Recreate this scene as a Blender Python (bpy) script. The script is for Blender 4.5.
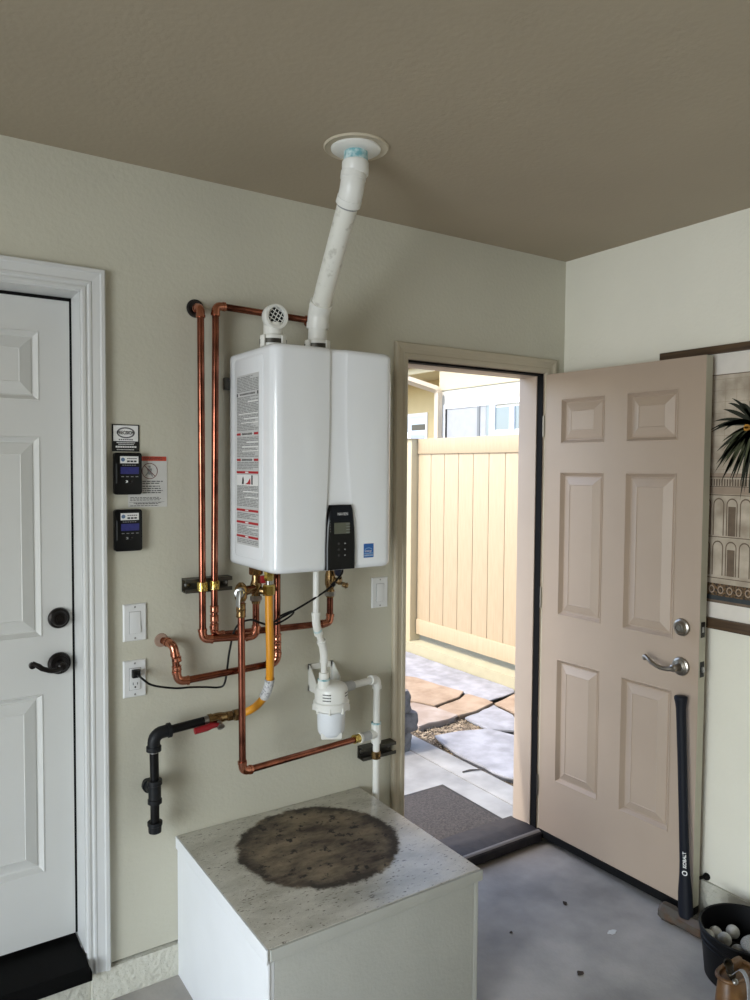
import bpy, bmesh, math, random
from mathutils import Vector, Matrix
random.seed(7)
scene = bpy.context.scene
for o in list(bpy.data.objects):
    bpy.data.objects.remove(o)
COL = scene.collection

# ------------------------------------------------------------------ camera
cam_d = bpy.data.cameras.new('camera')
cam_d.sensor_fit = 'VERTICAL'; cam_d.sensor_height = 24.0; cam_d.lens = 18.0
cam_d.clip_start = 0.02; cam_d.clip_end = 200
cam = bpy.data.objects.new('camera', cam_d); COL.objects.link(cam)
yaw, pitch, roll = [math.radians(a) for a in (33.386, -2.511, 0.4137)]
F = Vector((math.sin(yaw)*math.cos(pitch), math.cos(yaw)*math.cos(pitch), math.sin(pitch)))
r0 = Vector((math.cos(yaw), -math.sin(yaw), 0)); u0 = r0.cross(F)
rv = r0*math.cos(roll) + u0*math.sin(roll); uv = -r0*math.sin(roll) + u0*math.cos(roll)
mw = Matrix((rv, uv, -F)).transposed().to_4x4(); mw.translation = Vector((0, -2.31, 1.64))
cam.matrix_world = mw
scene.camera = cam

# ------------------------------------------------------------------ light
world = bpy.data.worlds.new('sky'); scene.world = world; world.use_nodes = True
wn = world.node_tree.nodes; wl = world.node_tree.links
wn.clear()
wo = wn.new('ShaderNodeOutputWorld'); wb = wn.new('ShaderNodeBackground'); ws = wn.new('ShaderNodeTexSky')
ws.sky_type = 'NISHITA'; ws.sun_disc = False; ws.sun_elevation = math.radians(52); ws.sun_rotation = math.radians(-79)
ws.altitude = 50; ws.air_density = 1.0; ws.dust_density = 2.0; ws.ozone_density = 1.0
wb.inputs['Strength'].default_value = 0.62
wl.new(ws.outputs[0], wb.inputs['Color']); wl.new(wb.outputs[0], wo.inputs['Surface'])

sun_d = bpy.data.lights.new('sun', 'SUN'); sun_d.energy = 3.7; sun_d.angle = math.radians(0.6); sun_d.color = (1, .955, .88)
sun = bpy.data.objects.new('sun', sun_d); COL.objects.link(sun)
sun.rotation_euler = Vector((-.6, .12, .79)).to_track_quat('Z', 'Y').to_euler()

# daylight entering by the open roller door in the garage's left wall
day_d = bpy.data.lights.new('garage_door_daylight', 'AREA'); day_d.shape = 'RECTANGLE'
day_d.size = 2.0; day_d.size_y = 4.0; day_d.energy = 215; day_d.color = (.88, .95, 1.0); day_d.spread = math.radians(140)
day = bpy.data.objects.new('garage_door_daylight', day_d); COL.objects.link(day)
day.location = (-3.45, -2.9, 1.05)
day.rotation_euler = Vector((-1, 0, .32)).to_track_quat('Z', 'Y').to_euler()

scene.view_settings.view_transform = 'Standard'
scene.view_settings.look = 'None'
scene.view_settings.gamma = 1.0
scene.view_settings.use_curve_mapping = False
scene.view_settings.exposure = 0.0

# ------------------------------------------------------------------ materials
MATS = {}
def srgb(c):
    return tuple((v/255/12.92 if v/255 <= .04045 else ((v/255+.055)/1.055)**2.4) for v in c)
def mat(name, col, rough=.5, metal=0, var=0, vscale=8, bump=0, bscale=120, bdist=.002, col2=None, spec=None, coat=0,
        stretch=None, detail=4, lo=.35, hi=.65):
    """procedural principled: colour varied by noise, fine relief by a second noise"""
    if name in MATS: return MATS[name]
    m = bpy.data.materials.new(name); m.use_nodes = True
    n = m.node_tree.nodes; l = m.node_tree.links; b = n['Principled BSDF']
    c = srgb(col); b.inputs['Roughness'].default_value = rough; b.inputs['Metallic'].default_value = metal
    if spec is not None: b.inputs['Specular IOR Level'].default_value = spec
    if coat: b.inputs['Coat Weight'].default_value = coat; b.inputs['Coat Roughness'].default_value = .08
    tc = n.new('ShaderNodeTexCoord'); vec = tc.outputs['Object']
    if stretch:
        mp = n.new('ShaderNodeMapping'); mp.inputs['Scale'].default_value = stretch
        l.new(vec, mp.inputs['Vector']); vec = mp.outputs['Vector']
    c2 = srgb(col2) if col2 else tuple(v*(1-var) for v in c)
    if var or col2:
        t = n.new('ShaderNodeTexNoise'); t.inputs['Scale'].default_value = vscale; t.inputs['Detail'].default_value = detail
        l.new(vec, t.inputs['Vector'])
        r = n.new('ShaderNodeValToRGB'); r.color_ramp.elements[0].position = lo; r.color_ramp.elements[1].position = hi
        r.color_ramp.elements[0].color = (*c2, 1); r.color_ramp.elements[1].color = (*c, 1)
        l.new(t.outputs['Fac'], r.inputs['Fac']); l.new(r.outputs['Color'], b.inputs['Base Color'])
    else:
        b.inputs['Base Color'].default_value = (*c, 1)
    if bump:
        t2 = n.new('ShaderNodeTexNoise'); t2.inputs['Scale'].default_value = bscale; t2.inputs['Detail'].default_value = 3
        l.new(vec, t2.inputs['Vector'])
        bp = n.new('ShaderNodeBump'); bp.inputs['Strength'].default_value = bump; bp.inputs['Distance'].default_value = bdist
        l.new(t2.outputs['Fac'], bp.inputs['Height']); l.new(bp.outputs['Normal'], b.inputs['Normal'])
    MATS[name] = m
    return m
wall_paint = mat('wall_paint', (200, 197, 180), .75, var=.06, vscale=2.5, bump=.35, bscale=70, bdist=.004)
right_paint = mat('right_wall_paint', (229, 226, 211), .75, var=.05, vscale=2.5, bump=.35, bscale=70, bdist=.004)
ceil_paint = mat('ceiling_paint', (172, 160, 139), .85, var=.05, vscale=2, bump=.25, bscale=60, bdist=.004)
curb_mat = mat('painted_curb', (204, 202, 188), .8, col2=(120, 116, 100), vscale=26, bump=.9, bscale=60, bdist=.01, lo=.24, hi=.32)
floor_mat = mat('garage_concrete', (178, 173, 167), .6, col2=(132, 130, 126), vscale=4.5, bump=.25, bscale=90, bdist=.003, detail=8, lo=.3, hi=.7)
white_trim = mat('white_trim_paint', (214, 215, 213), .35, var=.03, vscale=6)
white_door_m = mat('white_door_paint', (212, 212, 208), .4, var=.02, vscale=5, bump=.08, bscale=200, bdist=.001)
casing_m = mat('beige_casing_paint', (190, 180, 158), .5, var=.05, vscale=6)
tan_m = mat('tan_door_paint', (168, 150, 132), .42, var=.04, vscale=4, bump=.08, bscale=250, bdist=.001)
jamb_m = mat('tan_jamb_paint', (176, 159, 142), .5, var=.05, vscale=5)
door_edge_m = mat('door_edge_primer', (176, 172, 152), .5, var=.06, vscale=9)
black_rubber = mat('black_rubber', (8, 7, 7), .8, var=.2, vscale=20, spec=.2)
sill_m = mat('dark_threshold', (30, 30, 36), .5, col2=(46, 44, 46), vscale=24, bump=.3, bscale=60, lo=.4, hi=.75, spec=.3)
step_m = mat('black_step', (5, 5, 5), .7, var=.2, vscale=10, spec=.15)
copper = mat('copper', (158, 98, 78), .16, 1, col2=(84, 48, 38), vscale=14, stretch=(1, 1, 1), lo=.3, hi=.6)
copper_bright = mat('bright_copper', (204, 136, 110), .17, 1, var=.25, vscale=40)
brass = mat('brass', (160, 132, 92), .26, 1, var=.3, vscale=50)
brass_yel = mat('yellow_brass', (236, 210, 120), .25, 1, var=.15, vscale=50)
steel = mat('steel', (170, 170, 168), .3, 1, var=.15, vscale=40)
nickel = mat('satin_nickel', (150, 145, 136), .3, 1, var=.1, vscale=60)
bronze = mat('dark_bronze', (38, 34, 32), .3, .7, var=.2, vscale=60)
strut_m = mat('galvanised_strut', (84, 82, 76), .4, .7, var=.25, vscale=30)
iron = mat('black_iron', (9, 9, 11), .34, 0, var=.3, vscale=40, spec=.3, bump=.2, bscale=200, bdist=.001)
iron_fit = mat('malleable_iron', (24, 26, 29), .5, 0, var=.3, vscale=60, spec=.3, bump=.4, bscale=220, bdist=.001)
pvc = mat('white_pvc', (232, 232, 226), .3, var=.03, vscale=10)
pvc_grey = mat('grey_pvc', (186, 188, 188), .4, var=.05, vscale=20)
primer = mat('teal_primer', (112, 170, 178), .35, col2=(206, 224, 224), vscale=60, lo=.38, hi=.6)
yellow_flex = mat('yellow_gas_flex', (222, 150, 32), .38, var=.1, vscale=20)
tag_m = mat('white_tag', (205, 205, 205), .6, col2=(120, 120, 125), vscale=130, lo=.33, hi=.5)
red_grip = mat('red_grip', (150, 24, 34), .4, var=.15, vscale=40)
heater_m = mat('white_enamel', (236, 239, 242), .16, spec=.5, coat=.4)
heater_low = mat('white_plastic', (220, 222, 224), .35)
panel_blk = mat('gloss_black', (3, 3, 4), .1, spec=.2)
dev_blk = mat('black_plastic', (7, 8, 10), .35, var=.1, vscale=60, spec=.3)
lcd_m = mat('lcd_grey', (84, 86, 70), .3)
lcd_blue = mat('lcd_blue', (52, 54, 120), .3, var=.2, vscale=90)
print_white = mat('print_white', (230, 230, 228), .6)
print_grey = mat('print_grey', (140, 141, 140), .6)
print_dark = mat('print_dark', (44, 44, 46), .6)
print_red = mat('print_red', (176, 30, 40), .55)
print_orange = mat('print_orange', (190, 74, 52), .55)
print_blue = mat('print_blue', (22, 92, 168), .4)
print_pale = mat('print_pale_blue', (150, 190, 226), .5)
paper_m = mat('white_paper', (206, 205, 200), .7, var=.05, vscale=30)
plate_m = mat('white_plate', (224, 225, 224), .3)
slot_m = mat('dark_slot', (22, 22, 22), .6)
cord_m = mat('black_cord', (5, 5, 6), .4, spec=.3)
box_white = mat('platform_white_paint', (232, 234, 236), .5, var=.03, vscale=7, bump=.15, bscale=60)
box_front = mat('platform_front_stucco', (178, 178, 170), .7, var=.05, vscale=9, bump=.28, bscale=110, bdist=.004)  # front, right side and lip darker than the left side
wood_dark = mat('dark_wood', (88, 68, 46), .5, col2=(58, 42, 28), vscale=6, stretch=(1, 1, 14), lo=.3, hi=.7)
canvas_white = mat('cream_canvas', (222, 216, 206), .8, var=.04, vscale=30)
canvas_print = mat('aged_map_print', (196, 184, 166), .8, col2=(150, 136, 118), vscale=14, lo=.3, hi=.65, detail=8)
print_sepia = mat('print_sepia', (112, 96, 80), .8, var=.2, vscale=40)
print_sepia2 = mat('print_light_sepia', (160, 142, 124), .8, var=.1, vscale=30)
print_band = mat('print_dark_band', (44, 38, 32), .8, col2=(120, 92, 60), vscale=110, lo=.35, hi=.6)
print_slate = mat('print_slate', (56, 62, 66), .8, var=.2, vscale=60)
frond_a = mat('print_frond_dark', (36, 40, 26), .8, var=.3, vscale=50)
frond_b = mat('print_frond_green', (74, 78, 52), .8, var=.3, vscale=50)
frond_c = mat('print_date_gold', (176, 122, 40), .8, var=.2, vscale=60)
sledge_m = mat('navy_rubber', (16, 19, 28), .6, var=.15, vscale=30, spec=.25)
sledge_head_m = mat('worn_steel_head', (84, 78, 70), .55, .3, col2=(84, 62, 44), vscale=16, lo=.36, hi=.5, bump=.2, bscale=60)
pail_m = mat('black_pail', (7, 7, 9), .5, var=.15, vscale=20, spec=.2)
ball_m = mat('golf_ball', (206, 206, 202), .4, col2=(150, 148, 140), vscale=18, bump=.6, bscale=260, bdist=.002)
leather = mat('tan_leather', (118, 84, 46), .45, col2=(76, 50, 26), vscale=14, bump=.3, bscale=120)
strap_m = mat('grey_webbing', (150, 152, 156), .7, var=.15, vscale=120)
gate_m = mat('tan_vinyl', (176, 157, 128), .5, col2=(169, 150, 121), vscale=10, stretch=(1, 8, .6))
post_m = mat('cream_vinyl', (184, 170, 138), .5, var=.03, vscale=8)
fcurb_m = mat('yellowed_curb', (166, 157, 128), .8, var=.08, vscale=10, bump=.4, bscale=60)
walk_m = mat('walk_concrete', (156, 154, 150), .8, col2=(124, 122, 119), vscale=5, detail=8, bump=.3, bscale=60, lo=.3, hi=.65)
flag_grey = mat('grey_flagstone', (154, 153, 156), .8, col2=(128, 127, 129), vscale=9, detail=8, bump=.5, bscale=30, bdist=.006)
flag_tan = mat('tan_flagstone', (160, 139, 117), .8, col2=(138, 116, 94), vscale=9, detail=8, bump=.5, bscale=30, bdist=.006)
flag_pale = mat('pale_flagstone', (160, 146, 134), .8, col2=(142, 125, 111), vscale=9, detail=8, bump=.5, bscale=30, bdist=.006)
soil_m = mat('gravel_soil', (110, 96, 78), .9, col2=(62, 54, 44), vscale=40, bump=.8, bscale=90, bdist=.01)
peb_m = mat('pebbles', (176, 158, 132), .8, col2=(96, 82, 66), vscale=30)
block_m = mat('stacked_stone', (112, 106, 102), .8, col2=(62, 56, 52), vscale=14, bump=.7, bscale=40, bdist=.01)
mat_m = mat('door_mat_pile', (74, 68, 64), .95, col2=(48, 44, 42), vscale=120, bump=.8, bscale=300, bdist=.004)
mat_edge = mat('door_mat_rubber', (40, 38, 38), .6)
house_w = mat('white_stucco', (206, 204, 194), .85, var=.03, vscale=8, bump=.4, bscale=80)
house_y = mat('cream_stucco', (200, 182, 138), .85, var=.04, vscale=5, bump=.4, bscale=80)
soffit_m = mat('cream_soffit', (196, 186, 154), .8, var=.03, vscale=4)
spout_m = mat('tan_downspout', (196, 180, 158), .45, var=.04, vscale=9)
roof_m = mat('roof_shingle', (120, 104, 92), .9, var=.3, vscale=20)
frame_w = mat('white_window_frame', (232, 234, 236), .35)
screen_m = mat('window_screen', (158, 160, 162), .5, var=.08, vscale=9)
glass_m = mat('window_glass', (120, 134, 140), .05, spec=.8)
shade_m = mat('window_shade', (214, 226, 230), .6)
twig_m = mat('twig', (70, 64, 60), .8, var=.2, vscale=40)
leaf_m = mat('dry_leaf', (58, 46, 36), .8, var=.2, vscale=60)
splat_m = mat('white_paint_drip', (206, 206, 202), .6)
gdoor_m = mat('roller_door', (210, 208, 200), .5, var=.03, vscale=4)
hole_m = mat('wall_hole_dark', (38, 32, 28), .9, var=.3, vscale=60)

# ------------------------------------------------------------------ geometry helpers
class MB:
    def __init__(s): s.v = []; s.f = []
    def add(s, vs, fs):
        k = len(s.v); s.v += [Vector(v) for v in vs]; s.f += [[i+k for i in f] for f in fs]; return s
    def box(s, a, b):
        x0, y0, z0 = a; x1, y1, z1 = b
        return s.add([(x0,y0,z0),(x1,y0,z0),(x1,y1,z0),(x0,y1,z0),(x0,y0,z1),(x1,y0,z1),(x1,y1,z1),(x0,y1,z1)],
                     [(0,3,2,1),(4,5,6,7),(0,1,5,4),(1,2,6,5),(2,3,7,6),(3,0,4,7)])
    def tube(s, pts, r, n=12, caps=True):
        pts = [Vector(p) for p in pts]; rs = r if isinstance(r, (list, tuple)) else [r]*len(pts)
        t0 = (pts[1]-pts[0]).normalized()
        a = t0.orthogonal().normalized(); rings = []
        for i, p in enumerate(pts):
            if i == 0: t = t0
            elif i == len(pts)-1: t = (pts[i]-pts[i-1]).normalized()
            else: t = ((pts[i+1]-pts[i]).normalized() + (pts[i]-pts[i-1]).normalized()).normalized()
            a = (a - t*a.dot(t)).normalized(); b = t.cross(a)
            rings.append([p + (a*math.cos(q)+b*math.sin(q))*rs[i] for q in [2*math.pi*j/n for j in range(n)]])
        vs = [v for R in rings for v in R]; fs = []
        for i in range(len(rings)-1):
            for j in range(n):
                fs.append((i*n+j, i*n+(j+1) % n, (i+1)*n+(j+1) % n, (i+1)*n+j))
        if caps: fs += [tuple(reversed(range(n))), tuple(range((len(rings)-1)*n, len(rings)*n))]
        return s.add(vs, fs)
    def lathe(s, o, ax, prof, n=24, ref=None, caps=True):
        """prof: (distance along axis, radius)"""
        o = Vector(o); ax = Vector(ax).normalized(); a = (Vector(ref) if ref else ax.orthogonal()).normalized(); b = ax.cross(a)
        vs = [o + ax*d + (a*math.cos(2*math.pi*j/n)+b*math.sin(2*math.pi*j/n))*r for d, r in prof for j in range(n)]
        fs = [(i*n+j, i*n+(j+1) % n, (i+1)*n+(j+1) % n, (i+1)*n+j) for i in range(len(prof)-1) for j in range(n)]
        if caps: fs += [tuple(reversed(range(n))), tuple(range((len(prof)-1)*n, len(prof)*n))]
        return s.add(vs, fs)
    def prism(s, poly, d):
        """poly: 3d loop, d: extrusion vector"""
        n = len(poly); d = Vector(d); vs = [Vector(p) for p in poly] + [Vector(p)+d for p in poly]
        fs = [tuple(range(n)), tuple(reversed(range(n, 2*n)))] + [(i, n+i, n+(i+1) % n, (i+1) % n) for i in range(n)]
        return s.add(vs, fs)
    def loft(s, rings, caps=True):
        n = len(rings[0]); vs = [v for R in rings for v in R]
        fs = [(i*n+j, i*n+(j+1) % n, (i+1)*n+(j+1) % n, (i+1)*n+j) for i in range(len(rings)-1) for j in range(n)]
        if caps: fs += [tuple(reversed(range(n))), tuple(range((len(rings)-1)*n, len(rings)*n))]
        return s.add(vs, fs)

ORG = {}
FINE = {'label_print', 'screen_marks', 'small_print', 'key_legend', 'body_print', 'picture_print', 'button_marks', 'sticker_print', 'slots', 'pipe_print'}
def make(name, mb, material, parent=None, smooth=38, bevel=0, bseg=2, fix=True):
    """one mesh object; vertices are given in world coordinates"""
    me = bpy.data.meshes.new(name)
    if parent is not None: o = ORG[parent.name]
    else:
        xs = [v.x for v in mb.v]; ys = [v.y for v in mb.v]; zs = [v.z for v in mb.v]
        o = Vector(((min(xs)+max(xs))/2, (min(ys)+max(ys))/2, min(zs)))
    me.from_pydata([v-o for v in mb.v], [], mb.f)
    bm = bmesh.new(); bm.from_mesh(me)
    if fix: bmesh.ops.recalc_face_normals(bm, faces=bm.faces)
    if bevel:
        ed = [e for e in bm.edges if len(e.link_faces) == 2 and e.calc_face_angle(0) > .5]
        bmesh.ops.bevel(bm, geom=ed, offset=bevel, segments=bseg, profile=.6, affect='EDGES', clamp_overlap=True)
    bm.to_mesh(me); bm.free()
    if smooth:
        me.shade_smooth(); me.set_sharp_from_angle(angle=math.radians(smooth))
    me.materials.append(material)
    ob = bpy.data.objects.new(name, me); COL.objects.link(ob)
    ORG[ob.name] = o
    if name in FINE: ob['kind'] = 'stuff'
    if parent is not None: ob.parent = parent
    else: ob.location = o
    return ob
def thing(name, loc, label, cat, group=None):
    e = bpy.data.objects.new(name, None); COL.objects.link(e); e.location = loc; e.empty_display_size = .05
    ORG[e.name] = Vector(loc); e['label'] = label; e['category'] = cat
    if group: e['group'] = group
    return e
def tag(o, label, cat, group=None):
    o['label'] = label; o['category'] = cat
    if group: o['group'] = group
    return o
def struct(o, label=None):
    o['kind'] = 'structure'
    if label: o['label'] = label
    return o
def sthing(name, loc, label=None):
    e = bpy.data.objects.new(name, None); COL.objects.link(e); e.location = loc; ORG[e.name] = Vector(loc)
    e.empty_display_size = .05
    return struct(e, label)
def box(name, a, b, m, parent=None, bevel=0, bseg=2): return make(name, MB().box(a, b), m, parent, bevel=bevel, bseg=bseg)

def fillet(pts, R, n=6):
    """returns straight pieces and bend arcs of a polyline"""
    pts = [Vector(p) for p in pts]; segs = []; arcs = []; prev = pts[0]
    for i in range(1, len(pts)-1):
        d1 = (pts[i]-pts[i-1]); d2 = (pts[i+1]-pts[i]); k = min(R, d1.length*.48, d2.length*.48)
        a = pts[i]-d1.normalized()*k; b = pts[i]+d2.normalized()*k
        segs.append((prev, a))
        arcs.append([(1-t)**2*a + 2*t*(1-t)*pts[i] + t*t*b for t in [j/n for j in range(n+1)]])
        prev = b
    segs.append((prev, pts[-1]))
    return segs, arcs
def run(parent, pts, r, R, m, mf, fr=1.2, collar=.012, n=14, elbow='elbow', pipe='pipe'):
    segs, arcs = fillet(pts, R)
    for a, b in segs:
        if (b-a).length > .004: make(pipe, MB().tube([a, b], r, n), m, parent)
    for arc in arcs:
        d0 = (arc[0]-arc[1]).normalized(); d1 = (arc[-1]-arc[-2]).normalized()
        mb = MB(); mb.tube([arc[0]+d0*collar] + arc + [arc[-1]+d1*collar], r*fr, n)
        mb.tube([arc[0]+d0*collar*.95, arc[0]+d0*collar*.3], r*fr*1.1, n); mb.tube([arc[-1]+d1*collar*.95, arc[-1]+d1*collar*.3], r*fr*1.1, n)
        make(elbow, mb, mf, parent)
def coupling(parent, c, ax, L, r, m, name='coupling'):
    c = Vector(c); ax = Vector(ax).normalized()
    return make(name, MB().lathe(c-ax*L/2, ax, [(0, r), (L*.14, r*1.08), (L*.2, r), (L*.8, r), (L*.86, r*1.08), (L, r)], 16), m, parent)
def hexnut(parent, c, ax, L, r, m, name='nut'):
    c = Vector(c); ax = Vector(ax).normalized()
    return make(name, MB().lathe(c-ax*L/2, ax, [(0, r*.9), (L*.12, r), (L*.88, r), (L, r*.9)], 6), m, parent, smooth=20)

class Frame:
    """flat print plane: origin, u right, v up, n towards the viewer"""
    def __init__(s, o, u, v):
        s.o = Vector(o); s.u = Vector(u).normalized(); s.v = Vector(v).normalized(); s.n = s.u.cross(s.v)
    def p(s, a, b, w=0): return s.o + s.u*a + s.v*b + s.n*w
    def rect(s, mb, a0, b0, a1, b1, w=.0004):
        return mb.add([s.p(a0, b0, w), s.p(a1, b0, w), s.p(a1, b1, w), s.p(a0, b1, w)], [(0, 1, 2, 3)])
    def slab(s, mb, a0, b0, a1, b1, w0, w1):
        return mb.prism([s.p(a0, b0, w1), s.p(a1, b0, w1), s.p(a1, b1, w1), s.p(a0, b1, w1)], s.n*(w0-w1))
    def rrect(s, mb, a0, b0, a1, b1, r, w0, w1, n=5):
        pts = []
        for cx, cy, q in ((a1-r, b0+r, -90), (a1-r, b1-r, 0), (a0+r, b1-r, 90), (a0+r, b0+r, 180)):
            for i in range(n+1):
                t = math.radians(q+90*i/n); pts.append(s.p(cx+r*math.cos(t), cy+r*math.sin(t), w1))
        return mb.prism(pts, s.n*(w0-w1))
    def ring(s, mb, ca, cb, ra, rb, ia, ib, w=.0005, n=28, t0=0, t1=360):
        k = len(mb.v); full = abs(t1-t0) >= 360; m = n if full else n+1
        for i in range(m):
            t = math.radians(t0+(t1-t0)*i/n)
            mb.v += [s.p(ca+ra*math.cos(t), cb+rb*math.sin(t), w), s.p(ca+ia*math.cos(t), cb+ib*math.sin(t), w)]
        for i in range(n):
            j = (i+1) % m; mb.f.append([k+2*i, k+2*j, k+2*j+1, k+2*i+1])
        return mb
    def disc(s, mb, ca, cb, ra, rb, w=.0005, n=24):
        k = len(mb.v); mb.v += [s.p(ca+ra*math.cos(2*math.pi*i/n), cb+rb*math.sin(2*math.pi*i/n), w) for i in range(n)]
        mb.f.append(list(range(k, k+n))); return mb
    def poly(s, mb, pts, w=.0005):
        k = len(mb.v); mb.v += [s.p(a, b, w) for a, b in pts]; mb.f.append(list(range(k, k+len(pts)))); return mb
    def text(s, name, string, size, ca, cb, m, parent, w=.0007, width=None, bold=0):
        cu = bpy.data.curves.new('t', 'FONT'); cu.body = string; cu.size = size; cu.align_x = 'CENTER'; cu.align_y = 'CENTER'; cu.offset = bold
        ob = bpy.data.objects.new('t', cu); COL.objects.link(ob)
        dg = bpy.context.evaluated_depsgraph_get(); dg.update()
        me = bpy.data.meshes.new_from_object(ob.evaluated_get(dg)); bpy.data.objects.remove(ob); bpy.data.curves.remove(cu)
        xs = [v.co.x for v in me.vertices]; k = 1
        if width and xs: k = width/(max(xs)-min(xs))
        o = ORG[parent.name]
        for v in me.vertices: v.co = s.p(ca+v.co.x*k, cb+v.co.y, w) - o
        me.name = name; me.materials.clear(); me.materials.append(m)
        t = bpy.data.objects.new(name, me); COL.objects.link(t); t.parent = parent; ORG[t.name] = o
        return t

# ================================================================== THE SETTING
CZ = 2.539; XR = 2.51; XL = -3.6; YB = -6.0
struct(box('floor', (XL-.2, YB-.1, -.12), (XR+.14, .0, 0), floor_mat))
struct(box('ceiling', (XL-.2, YB-.1, CZ), (XR+.14, .14, CZ+.1), ceil_paint))
w = MB()
w.box((XL, 0, .114), (-.36, .14, CZ)); w.box((-.36, 0, 2.16), (.505, .14, CZ)); w.box((.505, 0, .114), (1.63, .14, CZ))
w.box((1.63, 0, 2.07), (2.41, .14, CZ)); w.box((2.41, 0, .114), (XR+.14, .14, CZ))
struct(make('wall_back', w, wall_paint, smooth=0))
w = MB(); WY0, WY1, WZ0, WZ1 = -3.05, -2.28, 1.25, 1.93
w.box((XR, WY1, .13), (XR+.14, 0, CZ)); w.box((XR, YB, .13), (XR+.14, WY0, CZ)); w.box((XR, WY0, .13), (XR+.14, WY1, WZ0)); w.box((XR, WY0, WZ1), (XR+.14, WY1, CZ))
struct(make('wall_right', w, right_paint, smooth=0))
wi = sthing('added_window', (XR+.07, (WY0+WY1)/2, WZ0), 'added side window with white horizontal blinds')  # window added out of view for a striped reflection on the heater
w = MB(); w.box((XR+.08, WY0, WZ0), (XR+.12, WY0+.04, WZ1)); w.box((XR+.08, WY1-.04, WZ0), (XR+.12, WY1, WZ1)); w.box((XR+.08, WY0, WZ0), (XR+.12, WY1, WZ0+.04)); w.box((XR+.08, WY0, WZ1-.04), (XR+.12, WY1, WZ1))
make('window_frame', w, frame_w, wi, smooth=0)
box('headrail', (XR+.01, WY0+.005, WZ1-.035), (XR+.05, WY1-.005, WZ1-.003), frame_w, wi, bevel=.003)
for k in range(14):
    z = WZ0+.03+k*.045; mb = MB(); mb.prism([(XR+.012, WY0+.01, z), (XR+.046, WY0+.01, z+.012), (XR+.046, WY0+.01, z+.0145), (XR+.012, WY0+.01, z+.0025)], (0, WY1-WY0-.02, 0)); make('slat', mb, frame_w, wi, smooth=0)
struct(box('wall_front', (XL, YB-.1, 0), (XR+.14, YB, CZ), mat('dark_unseen_wall', (104, 88, 68), .8, var=.2, vscale=5)))  # unseen walls darkened to cut bounce light from the camera side
w = MB(); w.box((XL-.1, YB, 0), (XL, -5.0, CZ)); w.box((XL-.1, -.8, 0), (XL, .14, CZ)); w.box((XL-.1, -5.0, 2.13), (XL, -.8, CZ))
struct(make('wall_left', w, MATS['dark_unseen_wall'], smooth=0))
# concrete curb at the foot of the walls
w = MB(); w.box((XL, -.008, 0), (-.36, .14, .104)); w.box((-.36, .0, 0), (.505, .2, .104)); w.box((.505, -.008, 0), (1.63, .14, .104)); w.box((2.41, -.008, 0), (XR, .14, .104))
struct(make('baseboard_back', w, curb_mat, bevel=.004))
w = MB(); w.box((XR-.006, YB, 0), (XR+.14, -.01, .128))
struct(make('baseboard_right', w, curb_mat, bevel=.004))

def casing(name, x0, x1, z0, zt, prof, m, both=True):
    """mitred casing round an opening; prof = (outward, depth towards the room)"""
    mb = MB()
    L = []
    for u, d in prof:
        L.append([(x0-u, -d, z0), (x0-u, -d, zt+u), (x1+u, -d, zt+u), (x1+u, -d, z0)])
    for i in range(len(L)-1):
        for k in range(3):
            mb.add([L[i][k], L[i][k+1], L[i+1][k+1], L[i+1][k]], [(0, 1, 2, 3)])
    for k in (0, 3):
        mb.add([l[k] for l in L], [tuple(range(len(L)))])
    return struct(make(name, mb, m, smooth=25))
casing('trim_1', -.325, .493, .105, 2.145, [(.0, 0), (0, .010), (.003, .013), (.010, .013), (.013, .010), (.017, .010), (.021, .0165), (.026, .0165), (.029, .014), (.050, .018), (.054, .022), (.063, .022), (.066, .018), (.066, 0)], white_trim)
casing('trim_2', 1.662, 2.392, .0, 2.048, [(0, 0), (0, .008), (.006, .012), (.018, .013), (.022, .010), (.036, .012), (.046, .017), (.056, .017), (.060, .012), (.060, 0)], casing_m)
# white door's frame
w = MB(); w.box((.490, 0, .17), (.506, .16, 2.16)); w.box((-.338, 0, .17), (-.322, .16, 2.16)); w.box((-.338, 0, 2.142), (.506, .16, 2.16))
struct(make('trim_3', w, white_trim, smooth=0))
# side door's frame: jambs, stops and black weatherstrip
jr = sthing('trim_4', (2.02, .07, 0), 'tan painted frame of the open side door')
w = MB(); w.box((1.63, 0, 0), (1.655, .14, 2.07)); w.box((2.388, 0, 0), (2.41, .14, 2.07)); w.box((1.63, 0, 2.046), (2.41, .14, 2.07))
make('jamb', w, jamb_m, jr, smooth=0)
w = MB(); w.box((1.655, .046, .05), (1.667, .14, 2.046)); w.box((2.379, .034, .05), (2.388, .14, 2.046)); w.box((1.667, .034, 2.036), (2.379, .14, 2.046))
make('stop', w, jamb_m, jr, bevel=.002)
w = MB(); w.box((1.655, .004, .05), (1.66, .046, 2.046)); w.box((2.3835, .002, .05), (2.388, .034, 2.046)); w.box((1.66, .004, 2.038), (2.3835, .034, 2.046))
make('weatherstrip', w, black_rubber, jr, smooth=0)
th = sthing('trim_5', (2.02, .07, 0), 'dark sloped threshold under the side door')
mb = MB(); mb.prism([(1.656, -.035, .012), (1.656, -.035, .046), (1.656, -.028, .052), (1.656, .05, .060), (1.656, .16, .046), (1.656, .16, -.03), (1.656, 0, -.03), (1.656, 0, .012)], (.731, 0, 0))
make('sill', mb, sill_m, th, smooth=20)
mb = MB(); mb.prism([(1.658, -.030, .052), (1.658, -.022, .056), (1.658, -.012, .0565), (1.658, -.012, .052)], (.727, 0, 0))
make('sill_edge', mb, mat('pale_sill_edge', (112, 108, 104), .5), th, smooth=20)  # edge strip paler than the sill

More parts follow.
